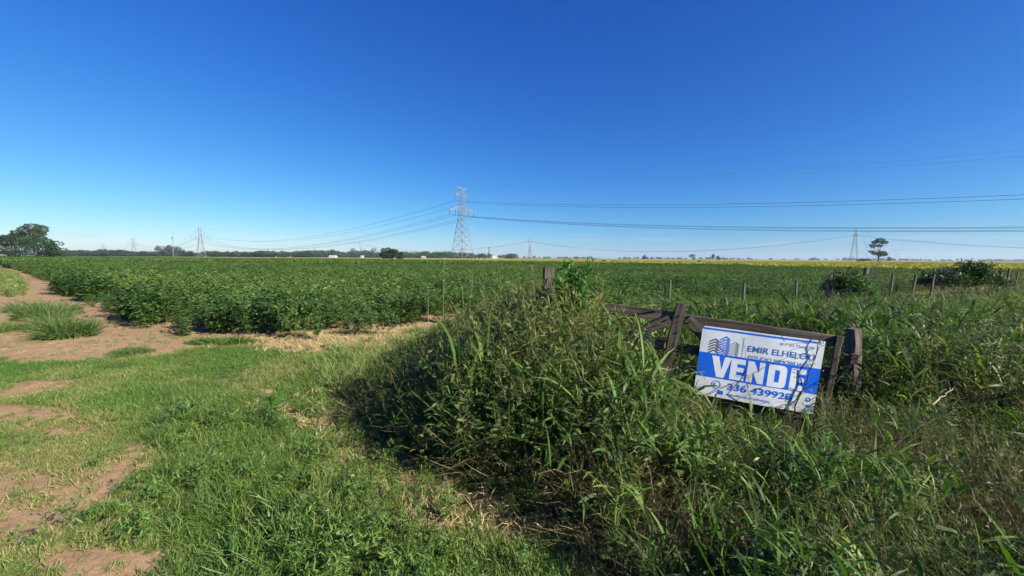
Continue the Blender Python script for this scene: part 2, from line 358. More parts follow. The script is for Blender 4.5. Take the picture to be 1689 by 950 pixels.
V, F, A = sub(Q[is_track], .004); tag(link('dirt_track', mesh_np('dirt_track', V, F, None, A, True), MT['earth']), 'bare sandy dirt track curving left along the crop edge', kind='structure')

def field_sheet(name, poly, z, y0, mat):
    me = bpy.data.meshes.new(name)
    lines = axis_lines(-200, 200, 8, 1300, 1.15)
    ys = [y0]; s = 6
    while ys[-1] < 1400: ys.append(ys[-1] + s); s *= 1.12
    gX, gY = np.meshgrid(lines, ys); n = len(lines); i2 = np.arange(len(ys) - 1)[:, None] * n + np.arange(n - 1)[None]
    q = np.stack([i2, i2 + 1, i2 + n + 1, i2 + n], -1).reshape(-1, 4); cx = gX.ravel()[q].mean(1); cy2 = gY.ravel()[q].mean(1)
    q = q[poly(cx, cy2)]
    me = mesh_np(name, np.c_[gX.ravel(), gY.ravel(), np.full(gX.size, z)], q)
    return tag(link(name, me, mat), kind='structure')
field_sheet('crop_field', lambda x, y: in_crop(x, y) & ~in_ripe(x, y) & (y > 105) & (y < 620), .62, 100, MT['field'])
field_sheet('ripening_field', lambda x, y: in_ripe(x, y) & (y < 900), .5, 60, MT['ripe_field'])

# ------------------------------------------------------------------ leaf and blade geometry
def ribbons(base, az, th, L, W, droop, k=3, prof='grass', twist=0.0, seed=0, r=None, bow=1.3):
    g = np.random.default_rng(seed); n = len(base); s = np.linspace(0, 1, k + 1)
    theta = th[:, None] - droop[:, None] * s[None] ** bow
    d = np.stack([np.cos(theta) * np.cos(az)[:, None], np.cos(theta) * np.sin(az)[:, None], np.sin(theta)], -1)
    seg = d[:, :-1] * (L / k)[:, None, None]
    P = np.concatenate([base[:, None], base[:, None] + np.cumsum(seg, 1)], 1)
    side = np.stack([-np.sin(az), np.cos(az), 0 * az], -1)[:, None].repeat(k + 1, 1); nor = np.cross(d, side)
    tw = (g.normal(0, 1, n) * twist)[:, None, None]; side = side * np.cos(tw) + nor * np.sin(tw)
    if prof == 'grass': w = np.minimum(1, .45 + s * 3) * (1 - s ** 2.4) + .04
    elif prof == 'ovate': w = np.array({3: [.12, .95, .8, .05], 2: [.15, 1, .05], 4: [.1, .8, 1, .65, .04]}[k])
    else: w = 1 - .6 * s
    o = side * (W[:, None] * w[None] * .5)[..., None]
    V = np.stack([P - o, P + o], 2).reshape(-1, 3)
    b = (np.arange(n) * (k + 1) * 2)[:, None] + (np.arange(k) * 2)[None]
    Qd = np.stack([b, b + 1, b + 3, b + 2], -1).reshape(-1, 4)
    rr = g.random(n) if r is None else r
    return V, Qd, {'r': np.repeat(rr, (k + 1) * 2), 's': np.tile(np.repeat(s, 2), n)}, P
def join(parts):
    V = []; Qs = []; R_ = []; S = []; off = 0
    for p in parts:
        V.append(p[0]); Qs.append(p[1] + off); R_.append(p[2]['r']); S.append(p[2]['s']); off += len(p[0])
    return np.concatenate(V), np.concatenate(Qs), {'r': np.concatenate(R_), 's': np.concatenate(S)}
def leafmesh(name, parts):
    V, q, a = join(parts); return mesh_np(name, V, q, None, a)
def disk(g, n, R): t = g.random(n) * 6.283; q = np.sqrt(g.random(n)) * R; return np.c_[q * np.cos(t), q * np.sin(t), np.zeros(n)]
U = lambda g, a, b, n: g.uniform(a, b, n)

def p_turf(i):
    g = np.random.default_rng(100 + i); n = 34; b = disk(g, n, .075)
    return leafmesh('turf_tuft', [ribbons(b, U(g, 0, 6.28, n), U(g, .25, 1.4, n), U(g, .035, .085, n), U(g, .004, .0075, n), U(g, .2, 1.3, n), 2, 'grass', .6, i)])
def p_meadow(i):
    g = np.random.default_rng(200 + i); n = 46; b = disk(g, n, .10)
    p = [ribbons(b, U(g, 0, 6.28, n), U(g, .5, 1.5, n), U(g, .10, .27, n), U(g, .005, .011, n), U(g, .4, 1.9, n), 3, 'grass', .6, i)]
    m = 2; b = disk(g, m, .08); p.append(ribbons(b, U(g, 0, 6.28, m), U(g, .9, 1.5, m), U(g, .2, .34, m), U(g, .003, .005, m), U(g, .1, .6, m), 3, 'stem', 0, i + 50, g.uniform(.75, 1, m)))
    return leafmesh('meadow_tuft', p)
def p_tall(i, stems=8, broad=1.0, lean=.35):
    g = np.random.default_rng(300 + i); m = stems; b = disk(g, m, .13)
    st = ribbons(b, U(g, 0, 6.28, m), U(g, 1.57 - lean, 1.57, m), U(g, .7, 1.0, m), U(g, .006, .010, m) * broad, U(g, .0, .5, m), 5, 'stem', 0, i, g.uniform(.3, .8, m))
    parts = [st]; P = st[3]
    for s in (2, 3, 4, 4, 5):
        f = g.random(m)[:, None]; bb = P[:, s - 1] * (1 - f) + P[:, s] * f
        parts.append(ribbons(bb, U(g, 0, 6.28, m), U(g, .5, 1.35, m), U(g, .24, .50, m), U(g, .014, .034, m) * broad, U(g, .6, 2.3, m), 4, 'grass', .5, i * 9 + s))
    n = 20; b = disk(g, n, .17)
    parts.append(ribbons(b, U(g, 0, 6.28, n), U(g, .7, 1.5, n), U(g, .35, .75, n), U(g, .010, .024, n) * broad, U(g, .5, 2.0, n), 4, 'grass', .6, i * 9 + 8))
    return leafmesh('grass_clump', parts)
def p_seed(i):                                                     # grass with open tan seed heads
    g = np.random.default_rng(400 + i); m = 12; b = disk(g, m, .12)
    st = ribbons(b, U(g, 0, 6.28, m), U(g, 1.2, 1.57, m), U(g, .75, 1.02, m), U(g, .004, .007, m), U(g, .0, .6, m), 5, 'stem', 0, i, g.uniform(.4, .9, m)); parts = [st]; P = st[3]
    for s in range(10):
        f = g.random(m)[:, None]; bb = P[:, 4] * (1 - f) + P[:, 5] * f
        parts.append(ribbons(bb, U(g, 0, 6.28, m), U(g, .1, 1.3, m), U(g, .03, .09, m), U(g, .004, .009, m), U(g, .2, 1.2, m), 2, 'ovate', .5, i * 13 + s, g.uniform(.5, 1, m)))
    for s in (1, 2, 3):
        parts.append(ribbons(P[:, s], U(g, 0, 6.28, m), U(g, .4, 1.2, m), U(g, .15, .35, m), U(g, .006, .012, m), U(g, .8, 2.4, m), 3, 'grass', .6, i * 17 + s))
    return leafmesh('seed_grass', parts)
def p_dry(i):
    g = np.random.default_rng(500 + i); n = 34; b = disk(g, n, .16)
    p = [ribbons(b, U(g, 0, 6.28, n), U(g, .75, 1.55, n), U(g, .4, 1.0, n), U(g, .004, .010, n), U(g, .0, 1.2, n), 4, 'grass', .5, i)]
    m = 8; b = disk(g, m, .16); p.append(ribbons(b, U(g, 0, 6.28, m), U(g, .1, .7, m), U(g, .3, .6, m), U(g, .008, .02, m), U(g, -.3, .8, m), 4, 'grass', .8, i + 30))
    return leafmesh('dry_clump', p)
def p_weed(i, nl=150, ll=.075, lw=.022):
    g = np.random.default_rng(600 + i); m = 7; b = disk(g, m, .06)
    st = ribbons(b, U(g, 0, 6.28, m), U(g, 1.0, 1.5, m), U(g, .7, 1.0, m), U(g, .006, .010, m), U(g, -.2, .4, m), 6, 'stem', 0, i, g.uniform(.5, .9, m)); P = st[3]
    w = g.integers(0, m, 40); k = g.integers(2, 7, 40)
    br = ribbons(P[w, k], U(g, 0, 6.28, 40), U(g, .3, 1.2, 40), U(g, .1, .3, 40), U(g, .003, .006, 40), U(g, -.3, .5, 40), 3, 'stem', 0, i + 5, g.uniform(.5, .9, 40)); B = br[3]
    w = g.integers(0, 40, nl); k = g.integers(0, 4, nl); f = g.random(nl)[:, None]; bb = B[w, k] * f + B[w, np.maximum(k - 1, 0)] * (1 - f)
    lf = ribbons(bb, U(g, 0, 6.28, nl), U(g, -.3, 1.1, nl), U(g, .5, 1.2, nl) * ll, U(g, .6, 1.2, nl) * lw, U(g, 0, 1.2, nl), 3, 'ovate', .6, i + 9)
    return leafmesh('weed', [st, br, lf])
def p_soy(i, n=78):
    g = np.random.default_rng(700 + i); m = 6; b = disk(g, m, .12)
    st = ribbons(b, U(g, 0, 6.28, m), U(g, .95, 1.45, m), U(g, .6, .85, m), U(g, .008, .012, m), U(g, -.2, .3, m), 5, 'stem', 0, i, g.uniform(.5, .9, m)); P = st[3]
    w = g.integers(0, m, n); k = g.integers(1, 6, n); f = g.random(n)[:, None]; b0 = P[w, k] * f + P[w, k - 1] * (1 - f)
    az = U(g, 0, 6.28, n); pt = ribbons(b0, az, U(g, .2, 1.2, n), U(g, .08, .22, n), np.full(n, .005), U(g, -.2, .3, n), 2, 'stem', 0, i + 3, g.uniform(.3, .7, n)); E_ = pt[3][:, -1]
    parts = [st, pt]; r0 = g.random(n)
    for da, dl in ((0, 1.0), (1.5, .9), (-1.5, .9)):
        parts.append(ribbons(E_, az + da + U(g, -.2, .2, n), U(g, -.35, .55, n), U(g, .066, .10, n) * dl, U(g, .046, .068, n) * dl, U(g, .2, .9, n), 3, 'ovate', .35, i * 7 + int(da * 10) + 50, np.clip(r0 + g.normal(0, .08, n), 0, 1)))
    return leafmesh('soy', parts)
def p_soypatch(i):
    g = np.random.default_rng(800 + i); n = 620; b = np.c_[U(g, -1.1, 1.1, n), U(g, -1.1, 1.1, n), np.zeros(n)]
    b[:, 2] = .42 + .38 * fbm(b[:, 0] * 2.2 + i * 9, b[:, 1] * 2.2, i, 3) + g.normal(0, .05, n)
    return leafmesh('soy_patch', [ribbons(b, U(g, 0, 6.28, n), U(g, -.3, 1.0, n), U(g, .16, .28, n), U(g, .12, .2, n), U(g, .2, .9, n), 2, 'ovate', .5, i)])

PROTO = bpy.data.collections.new('plant_prototypes')
def protos(name, fn, n, mat):
    c = bpy.data.collections.new(name)
    for i in range(n):
        me = fn(i); me.materials.append(MT[mat]); o = bpy.data.objects.new('%s_%02d' % (name, i), me); c.objects.link(o)
    return c
def scatter(name, pts, rotz, scl, idx, tint, coll, label, cat, tilt=.12):
    n = len(pts); g = np.random.default_rng(n)
    me = mesh_np(name, pts)
    for k, a in (('scl', scl), ('tint', tint)):
        q = me.attributes.new(k, 'FLOAT', 'POINT'); q.data.foreach_set('value', np.asarray(a, np.float32))
    q = me.attributes.new('idx', 'INT', 'POINT'); q.data.foreach_set('value', np.asarray(idx, np.int32))
    q = me.attributes.new('rot', 'FLOAT_VECTOR', 'POINT'); q.data.foreach_set('vector', np.c_[g.normal(0, tilt, n), g.normal(0, tilt, n), rotz].astype(np.float32).ravel())
    o = link(name, me); ng = bpy.data.node_groups.new(name + '_scatter', 'GeometryNodeTree')
    ng.interface.new_socket('Geometry', in_out='INPUT', socket_type='NodeSocketGeometry'); ng.interface.new_socket('Geometry', in_out='OUTPUT', socket_type='NodeSocketGeometry')
    N = ng.nodes; gi = N.new('NodeGroupInput'); go = N.new('NodeGroupOutput'); ip = N.new('GeometryNodeInstanceOnPoints'); ci = N.new('GeometryNodeCollectionInfo')
    ci.inputs['Collection'].default_value = coll; ci.inputs['Separate Children'].default_value = True; ci.inputs['Reset Children'].default_value = True
    def na(k, t): q = N.new('GeometryNodeInputNamedAttribute'); q.data_type = t; q.inputs[0].default_value = k; return q.outputs[0]
    e2r = N.new('FunctionNodeEulerToRotation'); L = ng.links.new
    L(gi.outputs[0], ip.inputs['Points']); L(ci.outputs[0], ip.inputs['Instance']); ip.inputs['Pick Instance'].default_value = True
    L(na('idx', 'INT'), ip.inputs['Instance Index']); L(na('rot', 'FLOAT_VECTOR'), e2r.inputs[0]); L(e2r.outputs[0], ip.inputs['Rotation']); L(na('scl', 'FLOAT'), ip.inputs['Scale']); L(ip.outputs[0], go.inputs[0])
    o.modifiers.new('scatter', 'NODES').node_group = ng
    return tag(o, label, cat, kind='stuff')

# ------------------------------------------------------------------ crop
C_SOY = protos('soy_plants', p_soy, 7, 'soy'); C_PATCH = protos('soy_patches', p_soypatch, 5, 'soy'); C_RIPE = protos('ripe_patches', p_soypatch, 4, 'ripe')
def tint_field(x, y):
    t = .05 + .85 * fbm(x * .12, y * .12, 12, 3) + .55 * (fbm(x * .7, y * .7, 15, 3) - .5)
    px, py = project(x, y, x * 0 + .8)
    t = t + .5 * gauss(px, py, 235, 453, 60, 5) + .35 * gauss(px, py, 375, 452, 50, 4) + .25 * gauss(px, py, 560, 458, 60, 4)
    return np.clip(t, 0, 1)
edge_near = CROP_EDGE[1:13]
g = np.random.default_rng(21)
yy = []; xx = []
ys = np.arange(7.5, 62, .42)
for y in ys:
    xw = 1.5 * y + 3; n = int(2 * xw / .42); x = np.linspace(-xw, xw, n) + g.normal(0, .06, n); xx.append(x); yy.append(y + g.normal(0, .07, n))
x = np.concatenate(xx); y = np.concatenate(yy)
k = in_crop(x, y) & ~in_ripe(x, y) & (dist_polyline(x, y, CROP_EDGE) > .62 + .35 * fbm(x * .8, y * .8, 4, 2)); x = x[k]; y = y[k]
sc = (.72 + .28 * smooth(dist_polyline(x, y, CROP_EDGE) / 2.2)) * g.uniform(.78, 1.1, len(x)) * (.84 + .22 * fbm(x * .25, y * .25, 6, 2))
scatter('soybean_crop', np.c_[x, y, gz(x, y)], g.random(len(x)) * 6.28, sc, g.integers(0, 7, len(x)), tint_field(x, y), C_SOY, 'broad dense green soybean crop filling the flat field', 'crop')
def patches(name, test, y0, y1, step, coll, nv, label, zoff):
    g = np.random.default_rng(5); xs = []; ys_ = []; y = y0; s = step
    while y < y1:
        xw = 1.5 * y; n = int(2 * xw / s); x = np.linspace(-xw, xw, n) + g.normal(0, .3, n); xs.append(x); ys_.append(y + g.normal(0, .3, n)); y += s; s *= 1.012
    x = np.concatenate(xs); y = np.concatenate(ys_); k = test(x, y); x = x[k]; y = y[k]
    return scatter(name, np.c_[x, y, x * 0 + zoff], g.random(len(x)) * 6.28, g.uniform(.95, 1.15, len(x)), g.integers(0, nv, len(x)), tint_field(x, y), coll, label, 'crop', .03)
patches('far_soybean_crop', lambda x, y: in_crop(x, y) & ~in_ripe(x, y), 61, 190, 1.6, C_PATCH, 5, 'distant green soybean rows merging towards the tree line', .0)
patches('ripening_crop', lambda x, y: in_ripe(x, y), 38, 190, 1.7, C_RIPE, 4, 'yellow ripening crop strip beyond the green field', .0)
soy_me = [o.data for o in C_SOY.objects]
n_s = 0
for (x0, y0), (x1, y1) in zip(CROP_EDGE[2:10], CROP_EDGE[3:11]):
    Ls = math.hypot(x1 - x0, y1 - y0); nxv, nyv = -(y1 - y0) / Ls, (x1 - x0) / Ls
    for row, off in ((0, .18), (1, .52)):
        m = int(Ls / .36)
        for j in range(m):
            f = (j + .5 * row + g.uniform(-.25, .25)) / m; o2 = off + g.normal(0, .10) + .75 * (float(fbm(x0 + (x1 - x0) * f, y0 + (y1 - y0) * f, 33, 2)) - .45)
            px_, py_ = x0 + (x1 - x0) * f + nxv * o2, y0 + (y1 - y0) * f + nyv * o2
            o = link('soybean_plant', soy_me[int(g.integers(0, 7))]); o.location = (px_, py_, float(gz(px_, py_))); o.rotation_euler = (0, 0, g.random() * 6.28)
            sc1 = (.42 + .85 * float(smooth(fbm(px_ * .55, py_ * .55, 66, 2) * 2.2 - .55))) * g.uniform(.8, 1.1); o.scale = (sc1, sc1, sc1 * g.uniform(.85, 1.1)); n_s += 1
            tag(o, 'dark green bushy soybean plant in the front edge of the crop', 'soybean plant', 'soybean plants lining the crop edge')

# ------------------------------------------------------------------ turf
C_TURF = protos('turf_tufts', p_turf, 6, 'turf'); C_MEAD = protos('meadow_tufts', p_meadow, 6, 'meadow'); C_STRAW = protos('straw_tufts', p_turf, 4, 'straw')
def sample(n, x0, x1, y0, y1, seed): q = np.random.default_rng(seed); return q.uniform(x0, x1, n), q.uniform(y0, y1, n), q
def visible(x, y, m=220):
    px, py = project(x, y, x * 0); return (px > -m) & (px < PW + m) & (py < 1120)
def turf_layer(n, x0, x1, y0, y1, seed):
    x, y, q = sample(n, x0, x1, y0, y1, seed); k = visible(x, y); x, y = x[k], y[k]; b, px, py = bare_mask(x, y); s = straw_mask(x, y, px, py)
    keep = (q.random(len(x)) < (1 - smooth(b * 1.15 + (fbm(x * 7, y * 7, 55, 2) - .5) * .9) * .95 - .5 * s)) & (tall_d(x, y) < .25) & ~in_crop(x, y)
    keep &= q.random(len(x)) < .12 + 1.25 * smooth(fbm(x * 2.0, y * 2.0, 51, 3) * 1.9 - .45)
    return x[keep], y[keep], s[keep] + 1.5 * np.clip(b[keep], 0, .6)
a = turf_layer(70000, -8, 2, 1.6, 5, 1); b_ = turf_layer(62000, -16, 1, 5, 10.5, 2); c_ = turf_layer(6000, -40, -8, 8, 34, 3)
x, y, s = [np.concatenate(q) for q in zip(a, b_, c_)]
tint = np.clip(.9 * smooth(fbm(x * .9, y * .9, 61, 3) * 2.2 - .75) + .45 * s + .35 * (fbm(x * 6, y * 6, 62, 2) - .4) + .55 * gauss(*project(x, y, x * 0), 730, 830, 130, 110) + .35 * gauss(*project(x, y, x * 0), 120, 850, 160, 90), 0, 1)
scatter('short_grass', np.c_[x, y, gz(x, y)], g.random(len(x)) * 6.28, g.uniform(.5, 1.2, len(x)) * (.55 + .65 * fbm(x * 1.5, y * 1.5, 8, 2)), g.integers(0, 6, len(x)), tint, C_TURF, 'short green lawn grass covering the ground beside the track', 'grass')
x, y, q = sample(26000, -6, 1.2, 1.7, 9.8, 5); b, px, py = bare_mask(x, y); s = straw_mask(x, y, px, py)
k = (q.random(len(x)) < np.clip(s * 1.3, 0, 1)) & ~in_crop(x, y) & (tall_d(x, y) < .3); x, y = x[k], y[k]
scatter('dry_straw', np.c_[x, y, gz(x, y)], q.random(len(x)) * 6.28, q.uniform(.6, 1.5, len(x)), q.integers(0, 4, len(x)), q.random(len(x)), C_STRAW, 'pale dry straw lying where the track meets the crop', 'straw', .5)
def p_clod(i):
    g = np.random.default_rng(950 + i); m = MB(); ring_ = 6
    P = [(0, 0, -.3)] ; V = [(0, 0, -.35)]
    for z, r in ((-.15, .8), (.25, .85), (.55, .5)):
        for k in range(ring_): a_ = 6.283 * k / ring_ + z; q = r * g.uniform(.7, 1.25); V.append((q * math.cos(a_), q * math.sin(a_), z * g.uniform(.7, 1.2)))
    V.append((0, 0, .62)); F_ = [(0, 1 + (k + 1) % 6, 1 + k) for k in range(6)]
    for r in range(2): F_ += [(1 + r * 6 + k, 1 + r * 6 + (k + 1) % 6, 7 + r * 6 + (k + 1) % 6, 7 + r * 6 + k) for k in range(6)]
    F_ += [(13 + k, 13 + (k + 1) % 6, 19) for k in range(6)]
    me = bpy.data.meshes.new('clod'); me.from_pydata(V, [], F_); me.update(); return me
MT['clod'] = plain('clod', (.30, .19, .11), .95, vary=.25, scale=2)
C_CLOD = protos('soil_clods', p_clod, 5, 'clod')
x, y, q = sample(9000, -16, 1, 1.7, 16, 19); b, px, py = bare_mask(x, y); k = (q.random(len(x)) < smooth(b * 1.4 - .5) * (.12 + .9 * smooth(fbm(x * .8, y * .8, 88, 3) * 3 - 1.3))) & ~in_crop(x, y) & (tall_d(x, y) < .2) & visible(x, y, 60); x, y = x[k], y[k]
scatter('soil_clods', np.c_[x, y, gz(x, y) + .002], q.random(len(x)) * 6.28, .006 + .022 * q.random(len(x)) ** 3, q.integers(0, 5, len(x)), q.random(len(x)), C_CLOD, 'small soil clods and pebbles strewn over the bare dirt', 'clods', .5)
x, y, q = sample(5000, -16, 1, 1.7, 16, 23); b, px, py = bare_mask(x, y); k = (q.random(len(x)) < .45 * smooth(b * 1.4 - .4) * smooth(fbm(x * 1.1, y * 1.1, 89, 3) * 3 - 1.2)) & ~in_crop(x, y) & visible(x, y, 60); x, y = x[k], y[k]
scatter('track_litter', np.c_[x, y, gz(x, y)], q.random(len(x)) * 6.28, q.uniform(.4, 1.0, len(x)), q.integers(0, 4, len(x)), q.random(len(x)), C_STRAW, 'thin dry straw and dead sprigs scattered over the track', 'litter', .6)
# longer meadow grass in the near middle
LUSH = [(255, 655), (330, 640), (430, 665), (520, 745), (600, 850), (660, 960), (690, 1100), (150, 1100), (190, 950), (130, 860), (190, 800), (250, 745)]
x, y, q = sample(16000, -4.5, .8, 1.6, 5.5, 6); px, py = project(x, y, x * 0)
wv = 130 / np.maximum(y, 1.5); lush = in_poly(px + wv * 2.2 * (fbm(x * 1.4, y * 1.4, 71, 3) - .5), py + wv * 1.4 * (fbm(x * 1.4, y * 1.4, 72, 3) - .5), LUSH); b, _, _ = bare_mask(x, y)
fr = np.where(lush, .75, .035 + .25 * gauss(px, py, 610, 640, 90, 50)) * np.clip(1.1 - b, 0, 1) * (.10 + 1.3 * smooth(fbm(x * 1.9, y * 1.9, 14, 3) * 2.4 - .75))
k = (q.random(len(x)) < fr) & (tall_d(x, y) < .3); x, y, px, py = x[k], y[k], px[k], py[k]
hh = (.36 + .5 * gauss(px, py, 470, 880, 190, 110) + .35 * gauss(px, py, 320, 690, 90, 40)) * q.uniform(.7, 1.3, len(x))
scatter('meadow_grass', np.c_[x, y, gz(x, y)], q.random(len(x)) * 6.28, hh, q.integers(0, 6, len(x)), np.clip(.5 * fbm(x * 1.5, y * 1.5, 24, 3) + .2 * q.random(len(x)), 0, 1), C_MEAD, 'lush ankle-high green grass in front of the overgrown mound', 'grass', .25)

C_LOWW = protos('low_weeds', lambda i: p_weed(80 + i, 150, .15, .032), 5, 'meadow')
x, y, q = sample(5200, -3.2, .6, 1.6, 4.2, 8); px, py = project(x, y, x * 0)
k = q.random(len(x)) < (.42 * gauss(px, py, 470, 890, 170, 90) + .2 * gauss(px, py, 330, 700, 90, 35) + .03) * smooth(fbm(x * 2.2, y * 2.2, 44, 3) * 2.6 - .8) * (1 - bare_mask(x, y)[0]); x, y = x[k], y[k]
scatter('lawn_weeds', np.c_[x, y, gz(x, y)], q.random(len(x)) * 6.28, q.uniform(.14, .30, len(x)), q.integers(0, 5, len(x)), np.clip(.15 + .6 * fbm(x * 1.5, y * 1.5, 25, 3), 0, 1), C_LOWW, 'low broad-leaved weeds in the lush foreground grass', 'weeds', .3)

C_PALE = protos('pale_tufts', p_meadow, 5, 'meadow')
x, y, q = sample(6500, -3.4, -.6, 3.2, 9, 9); px, py = project(x, y, x * 0)
k = q.random(len(x)) < .8 * (gauss(px, py, 620, 622, 75, 30) + .5 * gauss(px, py, 700, 575, 30, 22)) * (.3 + fbm(x * 2, y * 2, 45, 3)); k &= ~in_crop(x, y) & (tall_d(x, y) < .35); x, y = x[k], y[k]
scatter('pale_grass', np.c_[x, y, gz(x, y)], q.random(len(x)) * 6.28, q.uniform(.5, 1.25, len(x)), q.integers(0, 5, len(x)), q.uniform(.45, 1, len(x)), C_PALE, 'pale yellow-green longer grass at the left foot of the mound', 'grass', .2)

# ------------------------------------------------------------------ gate frame (used to keep the growth in front of it low)
GA = at(985, 505, 4.55); GB = at(1380, 563, 3.85)
gu = (GB - GA) / np.linalg.norm(GB - GA); gv = np.array([0, 0, 1.0]) - gu[2] * gu; gv /= np.linalg.norm(gv); gw = np.cross(gu, gv)
def on_gate(px, py, off=0.0):
    d = ray(px, py); P = GA + gw * off; return CAM + d * (((P - CAM) @ gw) / (d @ gw))

# ------------------------------------------------------------------ overgrown strip
def tall_h(x, y):
    d = tall_d(x, y); px, py = project(x, y, x * 0)
    e = lambda cx, cy_, rx, ry: np.exp(-((x - cx) / rx) ** 2 - ((y - cy_) / ry) ** 2)
    ridge = np.interp(x, [-1.85, -1.4, -1.04, -.68, -.3, .04, .4, .75, 1.0, 1.4, 1.9], [.30, .48, .74, 1.0, 1.22, 1.38, 1.52, 1.62, 1.45, .95, .5])
    H = np.maximum(.50, ridge * np.interp(y, [1.9, 2.6, 3.2, 3.8, 4.3, 5.2, 6, 7.5, 10.5], [.34, .50, .72, .92, 1.0, 1.0, .85, .66, .5]))
    side = (x - GA[0]) * gw[0] + (y - GA[1]) * gw[1]                 # > 0: on the camera's side of the gate
    H = H + np.where(side < -.15, .28, 0) * smooth((x - .9) / .8) + .08 * smooth((x - 3.4) / 1.5) * smooth((y - 2.2) / 1.5)
    H = H * np.where(x < 1.4, .76 + .48 * fbm(x * 1.9, y * 1.9, 41, 3), .62 + .76 * fbm(x * 1.5, y * 1.5, 41, 3)) * (.35 + .65 * smooth(d / .5))
    hor = PH / 2 - 49.5 + ROLL * (px - PW / 2)
    capy = np.interp(px, [955, 985, 1005, 1060, 1140, 1150, 1250, 1350, 1362, 1420, 1470], [430, 535, 585, 618, 630, 658, 680, 702, 655, 640, 500])
    cap = CAMZ - (capy - hor) / FPX * y
    H = np.where((side > -.12) & (px > 930) & (px < 1480), np.minimum(H, np.maximum(cap, .06)), H)
    # behind the gate and out to the fence stay below the post tops
    H = np.where((y > 4.2) & (side < 0) & (x > 1.3), np.minimum(H, np.maximum(CAMZ - 58 / FPX * y, .5) * .9), H)
    H = np.where((side < -.1) & (x > .8) & (x < 2.4) & (y > 4.6) & (y < 7), np.maximum(H, (1.25 - .42 * (x - 1.0)) * (.75 + .4 * fbm(x * 2, y * 2, 47, 2))), H)
    H = np.where(y > 6.5, np.minimum(H, np.maximum(CAMZ - 56 / FPX * y, .5) + .25 * e(0, 8, 2, 2)), H)
    return np.clip(H, .10, 1.7), d, px, side
def p_arch(i):
    g = np.random.default_rng(350 + i); m = 7; b = disk(g, m, .15)
    st = ribbons(b, U(g, 0, 6.28, m), U(g, .35, 1.05, m), U(g, .6, 1.0, m), U(g, .006, .010, m), U(g, .1, .7, m), 5, 'stem', 0, i, g.uniform(.3, .9, m)); parts = [st]; P = st[3]
    for s in (1, 2, 3, 4, 5):
        parts.append(ribbons(P[:, s], U(g, 0, 6.28, m), U(g, .1, 1.2, m), U(g, .25, .55, m), U(g, .018, .040, m), U(g, .5, 2.0, m), 4, 'grass', .6, i * 9 + s))
    n = 16; b = disk(g, n, .18); parts.append(ribbons(b, U(g, 0, 6.28, n), U(g, .3, 1.2, n), U(g, .35, .8, n), U(g, .008, .018, n), U(g, .5, 1.7, n), 4, 'grass', .7, i * 9 + 8))
    return leafmesh('arching_clump', parts)
C_ARCH = protos('arching_clumps', p_arch, 8, 'tall')
C_TALL = protos('tall_clumps', p_tall, 9, 'tall'); C_SEED = protos('seed_clumps', p_seed, 5, 'weed'); C_DRY = protos('dry_clumps', p_dry, 6, 'dry'); C_WEED = protos('weed_clumps', p_weed, 6, 'weed')
def strip(n, seed, y0=1.2, y1=14, xmax=26):
    x, y, q = sample(n, -2.3, xmax, y0, y1, seed)
    px, py = project(x, y, x * 0)
    k = (px < PW + 320) & (tall_d(x, y) > 0) & (~in_crop(x, y) | (dist_polyline(x, y, CROP_EDGE) < .4)) & (q.random(len(x)) < np.clip(9 / (y * y) + .30, 0, 1)); return x[k], y[k], q
def grow(name, n, seed, coll, nv, frac, hmul, label, cat, tbase, tilt=.2, lim=1.52, **kw):
    x, y, q = strip(n, seed, **kw); H, d, px, side = tall_h(x, y); k = q.random(len(x)) < frac(x, y, d, px, side); x, y, H = x[k], y[k], H[k]
    t = np.clip(tbase + .5 * (fbm(x * .8, y * .8, seed, 3) - .5) + q.normal(0, .16, len(x)), 0, 1)
    # each clump shrinks or stretches with the height the growth has there
    return scatter(name, np.c_[x, y, gz(x, y) - .01], q.random(len(x)) * 6.28, np.maximum(np.minimum(H * hmul, lim) * q.uniform(.78, 1.18 - .12 * smooth((H - .8) / .4), len(x)), .08), q.integers(0, nv, len(x)), t, coll, label, cat, tilt)
dry_zone = lambda x, y, px: fbm(x * .55, y * .55, 91, 3)
patchy = lambda x, y, sd, lo=.45, k=2.4, f=.8: smooth(fbm(x * f, y * f, sd, 3) * k - lo * k)
def not_low(x, y): return smooth((tall_h(x, y)[0] - .22) / .25)
def clumpy(x, y, sd): return .12 + .88 * smooth(fbm(x * 2.6, y * 2.6, sd, 2) * 3.6 - 1.42)
def top(x, y): return smooth((tall_h(x, y)[0] - .75) / .45)            # 1 on the crest of the mound
lowfront = lambda px, y: np.exp(-((px - 1150) / 330) ** 2 - ((y - 2.2) / .6) ** 2)
grow('tall_grass', 46000, 11, C_TALL, 9, lambda x, y, d, px, s: (.12 + .85 * patchy(x, y, 90, .33)) * (.12 + .88 * not_low(x, y)) * (1 - .7 * top(x, y)) * (1 - .25 * lowfront(px, y)) * clumpy(x, y, 201), 1.0, 'tall rank green grass smothering the fence line and gate', 'grass', .27)
grow('arching_grass', 26000, 17, C_ARCH, 8, lambda x, y, d, px, s: (.10 + .62 * patchy(x, y, 99, .38, 2.8, 1.3)) * smooth((1.0 - tall_h(x, y)[0]) / .5) * (1 - .2 * lowfront(px, y)) * clumpy(x, y, 202), 1.1, 'broad-bladed arching grass in front of and beyond the gate', 'grass', .28, .35)
grow('seeding_grass', 30000, 12, C_SEED, 5, lambda x, y, d, px, s: .08 + .6 * patchy(x, y, 95, .42) + .55 * top(x, y) + .25 * smooth((x - 2.5) / 1.2), 1.0, 'brownish seeding grass mixed through the overgrown strip', 'grass', .66)
